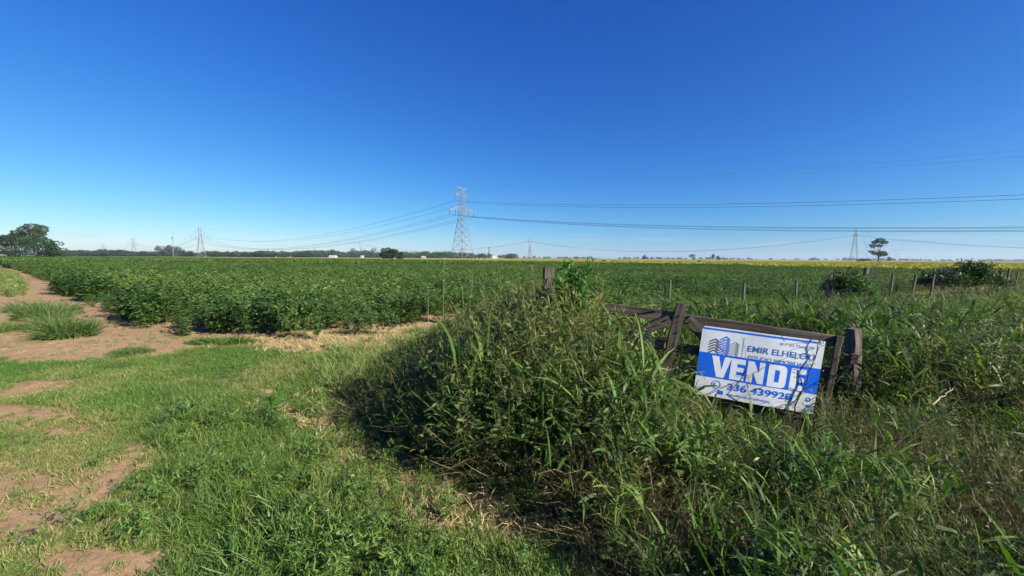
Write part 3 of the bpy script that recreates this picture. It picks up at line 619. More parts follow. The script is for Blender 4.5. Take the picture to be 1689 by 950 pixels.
grow('dry_grass', 40000, 13, C_DRY, 6, lambda x, y, d, px, s: .10 + .75 * patchy(x, y, 91, .40, 2.8, .6) + .75 * lowfront(px, y) * .55 + .12 * top(x, y) + .3 * smooth((x - 2.8) / 1.2) * smooth(fbm(x * 1.3, y * 1.3, 92, 2) * 3 - 1), 1.0, 'dead tan grass stems tangled through the green growth', 'grass', .35, .5)
grow('weeds', 30000, 14, C_WEED, 6, lambda x, y, d, px, s: .08 + .5 * patchy(x, y, 97, .42) + .7 * top(x, y), .92, 'small-leaved weeds growing through the tall grass', 'weeds', .42, lim=1.2)
grow('dead_litter', 15000, 18, C_DRY, 6, lambda x, y, d, px, s: np.where(y < 6, .25 + .5 * patchy(x, y, 101, .4, 2.6, 1.1), 0), .9, 'flattened dead stems lying under the green growth', 'litter', .05, 1.1)
# rough growth further along the fence to the right
x, y, q = sample(16000, 10, 120, 9, 75, 15); dd = dist_polyline(x, y, CROP_EDGE); k = ~in_crop(x, y) & (y > .35 * x) & (project(x, y, x * 0)[0] < PW + 200); x, y = x[k], y[k]
scatter('roadside_weeds', np.c_[x, y, x * 0], q.random(len(x)) * 6.28, q.uniform(.5, .85, len(x)), q.integers(0, 6, len(x)), np.clip(.3 + .5 * fbm(x * .3, y * .3, 3, 3), 0, 1), C_WEED, 'rough weeds along the far fence line', 'weeds')
# yellowish verge at the far end of the track
C_YEL = protos('verge_clumps', lambda i: p_tall(40 + i, 10, 1.2), 4, 'yelgrass')
x, y, q = sample(9000, -60, -16, 12, 50, 16); px, py = project(x, y, x * 0)
k = in_poly(px, py, [(-400, 450), (0, 448), (30, 462), (52, 484), (40, 492), (0, 492), (-400, 520)]); x, y = x[k], y[k]
scatter('verge_grass', np.c_[x, y, x * 0], q.random(len(x)) * 6.28, q.uniform(.28, .68, len(x)) * (.6 + .8 * fbm(x * .5, y * .5, 18, 2)), q.integers(0, 4, len(x)), q.random(len(x)), C_YEL, 'yellowish tall verge grass at the far end of the track', 'grass')

# ------------------------------------------------------------------ single tufts, weeds and shrubs
def tuft(name, px, py, size, n, label, mat, seed, spread=.5, hl=.35, w=.012, cat='grass tuft', group=None, flat=0):
    g = np.random.default_rng(seed); p = gnd(px, py); b = disk(g, n, spread); b[:, 0] *= size; b[:, 2] = gz(p[0] + b[:, 0], p[1] + b[:, 1]) - float(gz(p[0], p[1]))
    fall = 1 - .55 * (np.hypot(b[:, 0] / size, b[:, 1]) / spread) ** 2
    az = np.arctan2(b[:, 1], b[:, 0]) + g.normal(0, 1.0, n)
    me = leafmesh(name, [ribbons(b, az, U(g, .55 - flat, 1.55 - flat, n), U(g, .5, 1.1, n) * hl * 1.35 * fall * (.5 + .9 * fbm(b[:, 0] * 4 + seed, b[:, 1] * 4, seed, 2)), U(g, .6, 1.2, n) * w, U(g, .3, 1.8, n), 4, 'grass', .6, seed)])
    o = link(name, me, MT[mat]); o.location = (p[0], p[1], float(gz(p[0], p[1]))); return tag(o, label, cat, group)
TG = 'green grass tufts growing on the dirt track'
tuft('grass_tuft', 112, 556, 1.4, 1000, 'largest pale green tuft on the dirt track, nearest the crop', 'tuft', 1, .34, .55, .014, group=TG)
tuft('grass_tuft', 84, 545, 1.3, 700, 'green tuft left behind the largest one on the dirt track', 'tuft', 2, .34, .5, .014, group=TG)
tuft('grass_tuft', 70, 527, 1.3, 700, 'middle tuft in the row of tufts on the dirt track', 'tuft', 3, .42, .5, .014, group=TG)
tuft('grass_tuft', 46, 514, 1.4, 500, 'smallish tuft farthest along the dirt track by the verge', 'tuft', 9, .40, .42, .014, group=TG)
tuft('grass_tuft', 92, 519, 1.5, 600, 'rear tuft on the track close to the shaded crop edge', 'tuft', 4, .45, .5, .014, group=TG)
tuft('grass_tuft', 216, 582, 1.6, 700, 'low isolated tuft where track meets lawn', 'tuft', 5, .22, .16, .010, group=TG)
tuft('grass_tuft', -6, 548, 1.3, 500, 'tuft cut off by the left picture edge on the track', 'yelgrass', 6, .35, .28, .012, group=TG)
tuft('grass_tuft', 372, 566, 3.0, 1100, 'long low fringe of grass between lawn and soybeans', 'meadow', 7, .26, .18, .010, group=TG)
tuft('grass_tuft', 150, 770, 1.2, 60, 'tiny green sprig alone on bare patch in the lawn', 'meadow', 8, .05, .08, .008, group=TG)
def weed_plant(name, px, py, h, label, cat, mat, seed, fn=None, sx=1.0, group=None, Y=None, z=None):
    me = (fn or p_weed)(seed); p = gnd(px, py) if Y is None else at(px, py, Y)
    o = link(name, me, MT[mat]); o.location = (p[0], p[1], float(gz(p[0], p[1])) if z is None else z); o.scale = (h * sx, h * sx, h); o.rotation_euler = (0, 0, seed); return tag(o, label, cat, group)
WG = 'weeds in front of the crop edge'
for i, (px, py, h, sx, lb) in enumerate(((492, 553, 1.15, .9, 'tall pale weed standing before the soybeans, highest of the edge weeds'), (520, 556, .62, 1.3, 'spreading yellow-green weed bush beside the straw patch'), (468, 550, .8, 1.0, 'pale weed against the dark front soybean bushes'),
                                        (612, 548, .6, 1.3, 'bushy weed at the crop edge behind the straw patch'), (640, 548, .66, 1.1, 'leafy weed behind the right end of the straw patch'), (585, 548, .5, 1.2, 'short weed behind the middle of the straw patch'))):
    weed_plant('edge_weed', px, py + 8, h, lb, 'weed', 'tuft', 20 + i, lambda k: p_weed(k, 900, .09, .026), sx, WG)
for i, (px, py, h, sx, lb) in enumerate(((300, 712, .42, 1.2, 'broad-bladed grass plant arching over the lawn'), (430, 706, .40, 1.1, 'upright broad-leaved grass shoot right of the arching one'))):
    weed_plant('blade_grass', px, py, h, lb, 'grass plant', 'shrub', 60 + i, lambda k: p_tall(k, 3, 1.9, .5), sx)
# leafy shrub topping the mound and the bushes on the fence line
def shrub(name, px, py_top, Y, width, label, mat, seed, n=1500, ll=.07, lw=.02, hs=1.0, base=0.0):
    g = np.random.default_rng(seed); top = at(px, py_top, Y); hgt = top[2] - base; root = empty(name, (top[0], top[1], base))
    tag(root, label, 'shrub'); m = MB(); tips = []
    for k in range(16):
        a = g.random() * 6.28; rr = g.random() ** .6 * width * .5; hh = hgt * (1 - .35 * (rr / (width * .5)) ** 2) * g.uniform(.72, 1.0)
        P = [np.array([0, 0, 0]) + np.array([rr * math.cos(a), rr * math.sin(a), hh]) * np.array([f ** .8, f ** .8, f]) + np.array([g.normal(0, .03), g.normal(0, .03), 0]) * (f > 0) for f in (0, .35, .7, 1)]
        m.path(P, [.018, .012, .007, .003], 5); tips.append(P)
    m.build('stem', MT['twig'], root)
    T = np.array(tips); w = g.integers(0, 16, n); f = g.uniform(.35, 1, n) ** .45 * 3 * .999; i0 = np.minimum(f.astype(int), 2); fr = (f - i0)[:, None]
    b = T[w, i0] * (1 - fr) + T[w, i0 + 1] * fr + g.normal(0, .06 * width, (n, 3)) * np.array([1, 1, .6])
    link('foliage', leafmesh('foliage', [ribbons(b, U(g, 0, 6.28, n), U(g, -.3, 1.3, n), U(g, .6, 1.3, n) * ll, U(g, .6, 1.2, n) * lw, U(g, .1, 1.2, n), 3, 'ovate', .6, seed)]), MT[mat], root)
    return root
shrub('leafy_shrub', 948, 402, 4.4, .40, 'bright green narrow-leaved shrub rising from the top of the grass mound', 'shrub', 3, 2000, .10, .024)
shrub('leafy_shrub', 990, 455, 5.0, .75, 'lower leafy shrub just right of the mound top', 'shrub', 4, 2000, .075, .022)
shrub('fence_bush', 1398, 436, 11.6, 1.25, 'small green bush beside the leaning fence post', 'weed', 5, 1900, .10, .045)
shrub('fence_bush', 1425, 452, 11.0, .7, 'yellow-green bush in front of the leaning fence post', 'shrub', 6, 900, .09, .04)
shrub('fence_bush', 1592, 430, 17.5, 2.3, 'large dark bush on the fence line near the right edge', 'weed', 7, 3600, .12, .06)
shrub('fence_bush', 1560, 440, 17.0, 1.7, 'dark bush joined to the left side of the large fence bush', 'tree_mid', 8, 1900, .12, .06)
shrub('fence_bush', 1630, 446, 18.0, 1.8, 'low ragged bush at the right side of the large fence bush', 'weed', 9, 2000, .12, .05)
shrub('track_bush', 14, 438, 48, 3.0, 'small dark bush at the end of the track by the verge', 'tree_dark', 10, 1800, .25, .16)
# tall single dry stalks standing above the growth
SG = 'tall dry grass stalks against the crop'
for i, (px, pyt, Y, lb) in enumerate(((733, 424, 6.2, 'tallest thin dry stalk standing against the crop left of the mound'), (706, 470, 6.6, 'bent dry stalk left of the tallest one'), (762, 468, 6.4, 'thin dry stalk just right of the tallest one'), (878, 436, 5.6, 'thin pale stalk leaning near the old post on the mound'), (780, 455, 6.0, 'slender stalk between the tallest stalk and the mound'))):
    t = at(px, pyt, Y); m = MB(); g = np.random.default_rng(i); bx = g.uniform(-.12, .12)
    P = [np.array([t[0] - bx, t[1], .0]), np.array([t[0] - bx * .7, t[1], t[2] * .5]), np.array([t[0] - bx * .25, t[1], t[2] * .8]), t]
    m.path(P, [.005, .004, .003, .0015], 4)
    for k in range(14):
        f = g.uniform(.78, 1); p = P[2] * (1 - (f - .7) / .3) + t * ((f - .7) / .3); m.tube(p, p + np.array([g.normal(0, .025), g.normal(0, .025), g.uniform(.01, .05)]), .002, .001, 3)
    tag(m.build('dry_stalk', MT['twig_pale']), lb, 'stalk', SG)

# ------------------------------------------------------------------ wooden gate, posts and the sale board
def plank(name, p0, p1, wid, thk, nor, mat, parent, seed, seg=9, taper=0.0):
    """one weathered board: its local x runs along the grain"""
    g = np.random.default_rng(seed); p0 = np.asarray(p0, float); p1 = np.asarray(p1, float); L = np.linalg.norm(p1 - p0); ex = (p1 - p0) / L
    ez = np.asarray(nor, float); ez = ez - ex * (ez @ ex); ez /= np.linalg.norm(ez); ey = np.cross(ez, ex); m = MB(); b = 0.006
    for i in range(seg + 1):
        f = i / seg; w = wid * .5 * (1 - taper * f) + g.normal(0, wid * .022); t = thk * .5 + g.normal(0, thk * .03); o = g.normal(0, wid * .02)
        xx = f * L + (g.normal(0, .006) if i in (0, seg) else 0)
        for (yv, zv) in ((w - b, t), (w, t - b), (w, -t + b), (w - b, -t), (-w + b, -t), (-w, -t + b), (-w, t - b), (-w + b, t)): m.v.append((xx, yv + o, zv))
    for i in range(seg):
        for k in range(8): m.f.append((i * 8 + k, (i + 1) * 8 + k, (i + 1) * 8 + (k + 1) % 8, i * 8 + (k + 1) % 8))
    m.f.append(tuple(range(8))); m.f.append(tuple(range(seg * 8 + 7, seg * 8 - 1, -1)))
    o = m.build(name, MT[mat], parent); Mx = Matrix.Identity(4)
    for i in range(3): Mx[i][0] = ex[i]; Mx[i][1] = ey[i]; Mx[i][2] = ez[i]; Mx[i][3] = p0[i]
    if parent is not None: Mx = Matrix.Translation(-Vector(parent.location)) @ Mx
    o.matrix_basis = Mx; return o
gb = GA + (GB - GA) * .4; gate = empty('wooden_gate', (gb[0], gb[1], 0.0))
tag(gate, 'weathered sagging wooden farm gate half buried in grass', 'gate')
e_l = GA - gu * .75; e_r = GB + gu * .03
for i, dv in enumerate((0.0, -.33, -.62, -.88)):
    plank('rail', e_l + gv * dv, e_r + gv * dv, .115, .035, gw, 'wood', gate, 70 + i, 16)
p1t = on_gate(1124, 500, .036); plank('stile', p1t, p1t - gv * 1.02 - gu * .075, .105, .036, gw, 'wood', gate, 81, 8)
plank('stile', e_r - gu * .03 + gv * .055 + gw * .036, e_r - gu * .03 - gv * .78 + gw * .036, .055, .036, gw, 'wood', gate, 82, 8)
plank('stile', e_l + gu * .05 + gv * .085 + gw * .036, e_l + gu * .05 - gv * .95 + gw * .036, .10, .036, gw, 'wood', gate, 83, 8)
plank('brace', on_gate(1106, 525, .036), on_gate(1030, 562, .036), .11, .034, gw, 'wood', gate, 84, 8)
plank('brace', on_gate(1134, 526, .036), on_gate(1205, 600, .036), .11, .034, gw, 'wood', gate, 85, 8)
for px, py in ((1118, 529), (1122, 570)):
    wm = MB(); q = on_gate(px, py, .06) - np.array(gate.location); wm.path([q - gu * .075 + gw * -.03, q + gw * .012 - gu * .03, q + gw * .012 + gu * .03 + gv * .01, q + gu * .09 + gw * -.03 + gv * .03], [.003] * 4, 5); wm.build('wire_tie', MT['rust'], gate)
for px, py in ((1121, 521), (1117, 548), (1113, 578), (1138, 531), (1100, 527), (1040, 556)):
    q = on_gate(px, py, .055) - np.array(gate.location); bm_ = MB(); bm_.path([q, q + gw * .012], [.009, .007], 6); bm_.build('bolt', MT['rust'], gate)
def post(name, px, py_top, Y, wid, lean, label, seed, mat='wood_grey', group='old wooden fence posts', z0=-.1, rect=.8):
    t = at(px, py_top, Y); r = empty(name, (t[0] - lean * .5 * t[2] * 2, t[1], 0)); tag(r, label, 'post', group)
    plank('timber', (t[0] - lean * t[2], t[1], z0), t, wid, wid * rect, (0.15, -1, 0), mat, r, seed, 7, .06)
    return r
pr = post('gate_post', 1408, 542, 3.98, .105, -.06, 'grey weathered gate post right of the sale board', 90, group='posts carrying the gate', rect=1.0)
m = MB(); q = at(1408, 592, 3.88) - np.array(pr.location); m.box(q, gu * .028, gv * .05, gw * .02); m.tube(q + gv * .03 - gu * .02, q - gu * .09 + gv * .03, .009, None, 6); m.build('latch', MT['rust'], pr)
post('gate_post', 905, 441, 4.85, .13, .02, 'dark old gate post buried in the top of the grass mound', 91, 'wood', 'posts carrying the gate')
FP = []
for i, (px, py, Y, w, ln, lb) in enumerate((
        (1106, 462, 10.0, .085, .03, 'thin fence post standing alone above the weeds behind the gate'),
        (1228, 467, 10.3, .085, .02, 'short dark fence post behind the sale board'),
        (1314, 462, 10.9, .08, -.03, 'slim fence post midway between sale board and leaning post'),
        (1369, 455, 11.6, .16, .02, 'broad dark fence post left of the small green bush'),
        (1376, 455, 11.5, .05, .10, 'thin pale stake against the broad dark fence post'),
        (1430, 443, 12.2, .17, .12, 'thick fence post leaning right beside the small green bush'),
        (1473, 452, 13.7, .10, .05, 'first slim fence post right of the thick leaning one'),
        (1511, 454, 14.9, .11, .14, 'tall leaning fence post, second right of the thick leaning one'),
        (1541, 452, 16.0, .11, .10, 'fence post just left of the large dark bush'),
        (1637, 451, 20.2, .10, .06, 'first fence post right of the large dark bush'),
        (1652, 448, 20.8, .16, .10, 'second fence post right of the large dark bush'),
        (1665, 443, 21.4, .13, .08, 'tallest fence post near the right picture edge'),
        (1679, 449, 22.0, .09, .10, 'last thin fence post at the right picture edge'))):
    post('fence_post', px, py, Y, w * .7, ln, lb, 100 + i); FP.append(at(px, py, Y))

for drop, lb in ((.12, 'topmost rusty wire strung between the old fence posts'), (.38, 'second rusty wire strung between the old fence posts'), (.64, 'lowest rusty wire strung between the old fence posts')):
    m = MB(); P = []
    for a_, b_ in zip(FP[:-1], FP[1:]):
        for f in (0, .25, .5, .75): P.append(a_ + (b_ - a_) * f + np.array([0, .06, -drop - .10 * f * (1 - f)]))
    m.path(P + [FP[-1] + np.array([0, .06, -drop])], [.0028] * (len(P) + 1), 4); tag(m.build('fence_wire', MT['rust']), lb, 'wire', 'wires of the old fence')

# the board: corners read off the plane of the gate
TL = on_gate(1156, 537, .085); TR = on_gate(1353, 562, .085); BL = on_gate(1147, 648, .085)
ex = TR - TL; ex = ex / np.linalg.norm(ex) + .5 * np.cross(gw, (BL - TL) / np.linalg.norm(BL - TL)) * -1 * 0
ex /= np.linalg.norm(ex); BR = on_gate(1350, 685, .085); ex2 = (BR - BL) / np.linalg.norm(BR - BL); ex = ex + ex2; ex /= np.linalg.norm(ex); ey = np.cross(gw, ex)
SW = .5 * (np.linalg.norm(TR - TL) + np.linalg.norm(BR - BL)); SH = .5 * (np.linalg.norm(TL - BL) + np.linalg.norm(TR - BR))
cen = (TL + TR + BL + BR) / 4
sign = empty('sale_sign'); SM = Matrix.Identity(4)
for i in range(3): SM[i][0] = ex[i]; SM[i][1] = ey[i]; SM[i][2] = gw[i]; SM[i][3] = cen[i]
sign.matrix_world = SM
tag(sign, 'white and blue real estate sale board fixed to the wooden gate', 'sign')
SU, SV = SW / 1.0, SH / 1.0
def bow(u): return .012 * math.sin(u * 3.14) + .0035 * math.sin(u * 11 + 1)
def sp(u, v, z=0.0): return ((u - .5) * SW, (.5 - v) * SH, z + bow(u))           # u to the right, v downwards, both 0..1
m = MB(); nb = 30
for i in range(nb + 1):
    u = i / nb
    for v, z in ((0, .0), (1, .0), (1, -.004), (0, -.004)): m.v.append(sp(u, v, z))
for i in range(nb):
    for k in range(4): m.f.append((i * 4 + k, i * 4 + (k + 1) % 4, i * 4 + 4 + (k + 1) % 4, i * 4 + 4 + k))
m.f.append((3, 2, 1, 0)); m.f.append((nb * 4, nb * 4 + 1, nb * 4 + 2, nb * 4 + 3)); m.build('panel', MT['board'], sign)
def flat(name, polys, mat, z, parent=sign):
    m = MB()
    for P in polys: m.poly([sp(u, v, z) for u, v in P][::-1])
    return m.build(name, MT[mat], parent)
rect = lambda u0, v0, u1, v1: [(u0, v0), (u1, v0), (u1, v1), (u0, v1)]
cols = lambda u0, v0, u1, v1, n=30: [rect(u0 + (u1 - u0) * k / n, v0, u0 + (u1 - u0) * (k + 1) / n, v1) for k in range(n)]
flat('top_stripe', cols(.015, .018, .945, .042), 'print_blue', .0012)
BAND = flat('blue_band', cols(.0, .375, 1.0, .725), 'print_blue', .0012)
flat('divider', [rect(.362, .09, .366, .40)], 'print_grey', .0016)
def tower(u0, v0, w, h, n, lean, mat):
    P = []; mid = u0 + w * .62
    for k in range(n):
        a = v0 + h * k / n; t = h / n * .52
        P.append([(u0, a + lean), (mid - .003, a), (mid - .003, a + t), (u0, a + lean + t)])
        P.append([(mid + .003, a), (u0 + w, a + lean * .8), (u0 + w, a + lean * .8 + t), (mid + .003, a + t)])
    flat('logo_building', P, mat, .0016)
tower(.075, .155, .085, .20, 5, .05, 'print_dark'); tower(.163, .105, .088, .27, 7, .06, 'print_blue'); tower(.250, .165, .082, .20, 6, .05, 'print_grey')
def letters(name, s, u, v, hgt, width, mat, z=.0018, parent=sign, bold=.0):
    cu = bpy.data.curves.new(name, 'FONT'); cu.body = s; cu.size = 1.0; cu.offset = bold; o = bpy.data.objects.new(name, cu); col.objects.link(o)
    bpy.context.view_layer.update(); me = bpy.data.meshes.new_from_object(o.evaluated_get(bpy.context.evaluated_depsgraph_get())); bpy.data.objects.remove(o)
    co = np.empty(len(me.vertices) * 3, np.float32); me.vertices.foreach_get('co', co); co = co.reshape(-1, 3)
    lo = co.min(0); hi = co.max(0); k = hgt * SH / (.729 if s.upper() == s else .729); x0, y0, _ = sp(u, v)
    co[:, 0] = x0 + (co[:, 0] - lo[0]) * width * SW / (hi[0] - lo[0]); co[:, 1] = y0 - hgt * SH + co[:, 1] * k; co[:, 2] = z + np.array([bow(q / SW + .5) for q in co[:, 0]])
    me.vertices.foreach_set('co', co.ravel()); me.update(); me.materials.clear(); return link(name, me, MT[mat], parent)
letters('lettering', 'EMIR ELHELOU', .405, .19, .085, .535, 'print_text', bold=.005)
letters('lettering', 'ESTUDIO INMOBILIARIO', .418, .325, .052, .515, 'print_text', bold=.0)
letters('lettering', 'III F°82 Mat. 105', .655, .085, .042, .27, 'print_grey')
letters('lettering', '336 439928', .285, .765, .095, .53, 'print_blue', bold=.016)
letters('lettering', 'estudio.emirelhelou', .285, .905, .04, .36, 'print_blue')
def big(chars):                                                          # heavy block capitals on unit squares, v downwards
    G = {'V': [[(0, 0), (.36, 0), (.56, .62), (.66, 0), (1, 0), (.72, 1), (.34, 1)]],
         'E': [rect(0, 0, .45, 1), rect(.45, 0, 1, .24), rect(.45, .39, .92, .60), rect(.45, .76, 1, 1)],
         'N': [rect(0, 0, .34, 1), rect(.68, 0, 1, 1), [(.34, 0), (.36, 0), (.68, .52), (.68, 1), (.66, 1), (.34, .48)]],
         'D': [rect(0, 0, .36, 1), [(.36, 0), (.80, 0), (.95, .07), (1, .2), (.62, .24), (.36, .22)], [(1, .2), (1, .8), (.62, .76), (.62, .24)], [(.36, .78), (.62, .76), (1, .8), (.95, .93), (.80, 1), (.36, 1)]]}
    for c, u0, u1, v0, v1 in chars:
        flat('block_letter', [[(u0 + (u1 - u0) * a, v0 + (v1 - v0) * b) for a, b in P] for P in G[c]], 'print_white', .0024, BAND)
big([('V', .115, .285, .405, .705), ('E', .285, .405, .405, .705), ('N', .425, .565, .405, .705), ('D', .595, .745, .405, .715), ('E', .775, .895, .415, .715)])
def ring(cu_, cv, r0, r1, n=18): 
    a = [2 * math.pi * k / n for k in range(n + 1)]; q = SW / SH
    return [[(cu_ + r0 * math.cos(a[k]), cv + r0 * q * math.sin(a[k])), (cu_ + r1 * math.cos(a[k]), cv + r1 * q * math.sin(a[k])), (cu_ + r1 * math.cos(a[k + 1]), cv + r1 * q * math.sin(a[k + 1])), (cu_ + r0 * math.cos(a[k + 1]), cv + r0 * q * math.sin(a[k + 1]))] for k in range(n)]
flat('phone_symbol', ring(.185, .815, .034, .040) + ring(.185, .815, .012, .022)[3:13], 'print_blue', .0018)
ENV = flat('envelope_symbol', [rect(.205, .893, .255, .95)], 'print_blue', .0018); flat('envelope_flap', [[(.207, .893), (.253, .893), (.23, .922)]], 'print_text', .0024, ENV)
flat('web_symbol', ring(.945, .815, .012, .020) + [rect(.935, .885, .965, .92)], 'print_blue', .0018)
for u in (.015, .47, .985):
    m = MB(); q = sp(u, .012, .004); m.path([(q[0] - .008, q[1] - .02, .003), (q[0], q[1] + .03, .008), (q[0] + .008, q[1] + .055, -.03)], [.0022] * 3, 5); m.build('wire_tie', MT['rust'], sign)

# ------------------------------------------------------------------ dead branches and litter
def branchy(name, P0, P1, r, label, cat, seed, mat='twig', twigs=22, tl=.18, group=None, sag=0.0):
    g = np.random.default_rng(seed); P0 = np.asarray(P0, float); P1 = np.asarray(P1, float); m = MB(); L = np.linalg.norm(P1 - P0)
    P = [P0 + (P1 - P0) * f + g.normal(0, L * .018, 3) * (0 < f < 1) + np.array([0, 0, -sag * 4 * f * (1 - f)]) for f in np.linspace(0, 1, 8)]
    m.path(P, list(np.linspace(r, r * .35, 8)), 6)
    for k in range(twigs):
        f = g.uniform(.15, 1) * 7; i = min(int(f), 6); p = P[i] + (P[i + 1] - P[i]) * (f - i); d = (P1 - P0) / L + g.normal(0, .75, 3); d /= np.linalg.norm(d); l = tl * g.uniform(.3, 1.2)
        q = p + d * l * .5; e = q + (d + g.normal(0, .45, 3)) * l * .5; m.path([p, q, e], [r * .38, r * .26, r * .1], 4)
        if g.random() < .6: m.path([q, q + (d + g.normal(0, .8, 3)) * l * .35], [r * .22, r * .08], 3)
    return tag(m.build(name, MT[mat]), label, cat, group)
BG = 'dead branches around the gate'
branchy('dead_branch', on_gate(1310, 692, .12), on_gate(1358, 545, .10), .007, 'dark thorny dead branch standing in front of the sale board', 'branch', 1, twigs=30, tl=.08, group=BG)
branchy('dead_branch', on_gate(1318, 700, .20), on_gate(1428, 575, .10), .006, 'bare branch crossing the gap between sale board and gate post', 'branch', 2, twigs=9, tl=.14, group=BG)
branchy('dead_branch', on_gate(1165, 652, .10), on_gate(1300, 588, .11), .003, 'thin twig arching across the white lower part of the board', 'branch', 3, twigs=7, tl=.14, group=BG)
branchy('dead_branch', on_gate(1240, 660, .12), on_gate(1225, 545, .13), .0025, 'hair-thin upright twig over the middle of the board', 'branch', 14, twigs=4, tl=.2, group=BG)
branchy('dead_branch', on_gate(1335, 640, .10), on_gate(1285, 545, .10), .002, 'thin twig bending over the end of the lettering', 'branch', 15, twigs=5, tl=.18, group=BG)
branchy('dead_branch', at(1325, 752, 3.0), at(1490, 684, 3.5), .009, 'dark fallen branch lying in the grass below the gate post', 'branch', 4, twigs=16, tl=.3, group=BG)
branchy('dead_branch', at(1430, 800, 2.7), at(1640, 560, 4.2), .0045, 'long bare branch slanting up through the weeds right of the gate', 'branch', 5, twigs=40, tl=.5, group=BG)
branchy('dead_branch', at(1560, 760, 3.0), at(1650, 640, 3.6), .004, 'bare grey twigs at the right edge of the weeds', 'branch', 6, twigs=40, tl=.4, group=BG)
branchy('dry_shrub', at(1405, 560, 5.0), at(1452, 420, 6.0), .0035, 'leafless dry shrub rising in front of the leaning fence post', 'shrub', 7, 'twig', 90, .5)
branchy('dry_shrub', at(1340, 560, 5.2), at(1378, 480, 6.0), .005, 'smaller leafless dry shrub behind the top of the sale board', 'shrub', 8, 'twig', 45, .45)
branchy('dry_shrub', at(1560, 560, 5.5), at(1500, 490, 6.5), .006, 'wide tangle of bare brown stems behind the gate post', 'shrub', 9, 'twig', 60, .6)
LG = 'pieces of pale wood lying in the grass'
for i, (a, b, Y0, Y1, r, lb) in enumerate((((1236, 922), (1262, 898), 2.05, 2.12, .010, 'curved pale piece of stick near the bottom picture edge'), ((1428, 862), (1452, 853), 2.35, 2.4, .011, 'stubby pale stick in the dry grass'),
                                          ((895, 868), (914, 858), 2.42, 2.5, .008, 'pale grey chip of wood at the shaded foot of the mound'), ((1320, 935), (1356, 882), 2.1, 2.3, .006, 'thin dry twig upright at the bottom of the picture'), ((1538, 668), (1572, 640), 3.3, 3.5, .008, 'bleached stick caught in the weeds right of the gate post'))):
    branchy('wood_scrap', at(*a, Y0), at(*b, Y1), r, lb, 'stick', 30 + i, 'twig_pale', 2, .05, LG)
p0 = gnd(512, 868); p1 = gnd(742, 862); branchy('dark_line', (p0[0], p0[1], .03), (p1[0], p1[1], .035), .010, 'thin dark line running across the lawn at the foot of the mound', 'stick', 40, twigs=5, tl=.14)  # narrow dark line across the lawn, modelled as a thin twiggy rod

# ------------------------------------------------------------------ trees
def crown_parts(g, blobs, n, ls, seed, flatten=1.0):
    B = np.array(blobs, float); vol = B[:, 3] * B[:, 4] * B[:, 5]; w = g.choice(len(B), n, p=vol ** .67 / (vol ** .67).sum())
    d = g.normal(0, 1, (n, 3)); d /= np.linalg.norm(d, axis=1)[:, None]; rr = g.uniform(.55, 1.05, n) ** .6
    c = B[w, :3] + d * B[w, 3:6] * rr[:, None]; az = np.arctan2(d[:, 1], d[:, 0]) + g.normal(0, .9, n)
    return [ribbons(c, az, np.arcsin(np.clip(d[:, 2], -1, 1)) * .5 + g.normal(0, .6, n), U(g, .6, 1.3, n) * ls, U(g, .5, 1.0, n) * ls, U(g, .2, 1.2, n), 2, 'ovate', .9, seed)]
def tree(name, px, py_top, Y, width, label, mat, seed, nb=14, n=3200, ls=.5, crown_from=.3, cat='tree', group=None, blobs=None, trunk_r=None, lobe=.27):
    g = np.random.default_rng(seed); t = at(px, py_top, Y); H = t[2]; root = empty(name, (t[0], t[1], 0)); tag(root, label, cat, group)
    if blobs is None:
        blobs = []
        for k in range(nb):
            a = g.random() * 6.28; q = math.sqrt(g.random()); zc = g.uniform(crown_from + .1, .9); env = math.sin(math.pi * min(1, max(.05, (zc - crown_from * .7) / (1.05 - crown_from * .7)))) ** .6
            rr = q * width * .5 * env * .8; s = lobe * g.uniform(.7, 1.25); blobs.append((rr * math.cos(a), rr * math.sin(a), zc * H, s * width * .8, s * width * .8, s * H * .6))
    else: blobs = [(bx * width, by * width, bz * H, r1 * width, r1 * width, r2 * H) for bx, by, bz, r1, r2 in blobs]
    top = max(b[2] + b[5] for b in blobs); blobs = [(b[0], b[1], b[2] * H / top, b[3], b[4], b[5] * H / top) for b in blobs]
    link('crown', leafmesh('crown', crown_parts(g, blobs, n, ls, seed)), MT[mat], root)
    m = MB(); r = trunk_r or max(.08, H * .022); zt = min(b[2] for b in blobs)
    m.path([(0, 0, -.2), (g.normal(0, .02) * H, 0, H * .25), (g.normal(0, .03) * H, g.normal(0, .02) * H, max(H * .55, zt))], [r, r * .8, r * .5], 7)
    for b in blobs[:9]: m.path([(0, 0, min(b[2] * .55, H * .5)), (b[0] * .5, b[1] * .5, b[2] * .78), b[:3]], [r * .45, r * .3, r * .12], 5)
    m.build('trunk', MT['bark'], root); return root
LT = 'trees at the left end of the field'
tree('broad_tree', 52, 369, 175, 15, 'tall broad tree crowning the left clump of trees', 'tree_mid', 1, n=5200, ls=.5, group=LT,
     blobs=[(.02, 0, .92, .20, .10), (.16, .1, .88, .15, .10), (-.12, -.1, .84, .13, .09), (.22, 0, .74, .14, .09), (-.02, .1, .74, .16, .09), (.33, -.1, .60, .15, .08), (.44, 0, .52, .11, .06), (-.24, 0, .66, .14, .08), (.12, -.15, .56, .2, .1), (-.1, -.1, .48, .2, .1)])
tree('broad_tree', 22, 380, 178, 13, 'tree with an open crown at the left end of the clump', 'tree_mid', 2, n=3400, ls=.5, group=LT,
     blobs=[(.12, 0, .93, .16, .07), (.28, 0, .86, .13, .06), (-.06, .1, .84, .15, .07), (-.24, 0, .74, .16, .07), (.1, -.1, .70, .17, .09), (-.1, -.1, .56, .2, .1), (.25, 0, .6, .15, .08)])
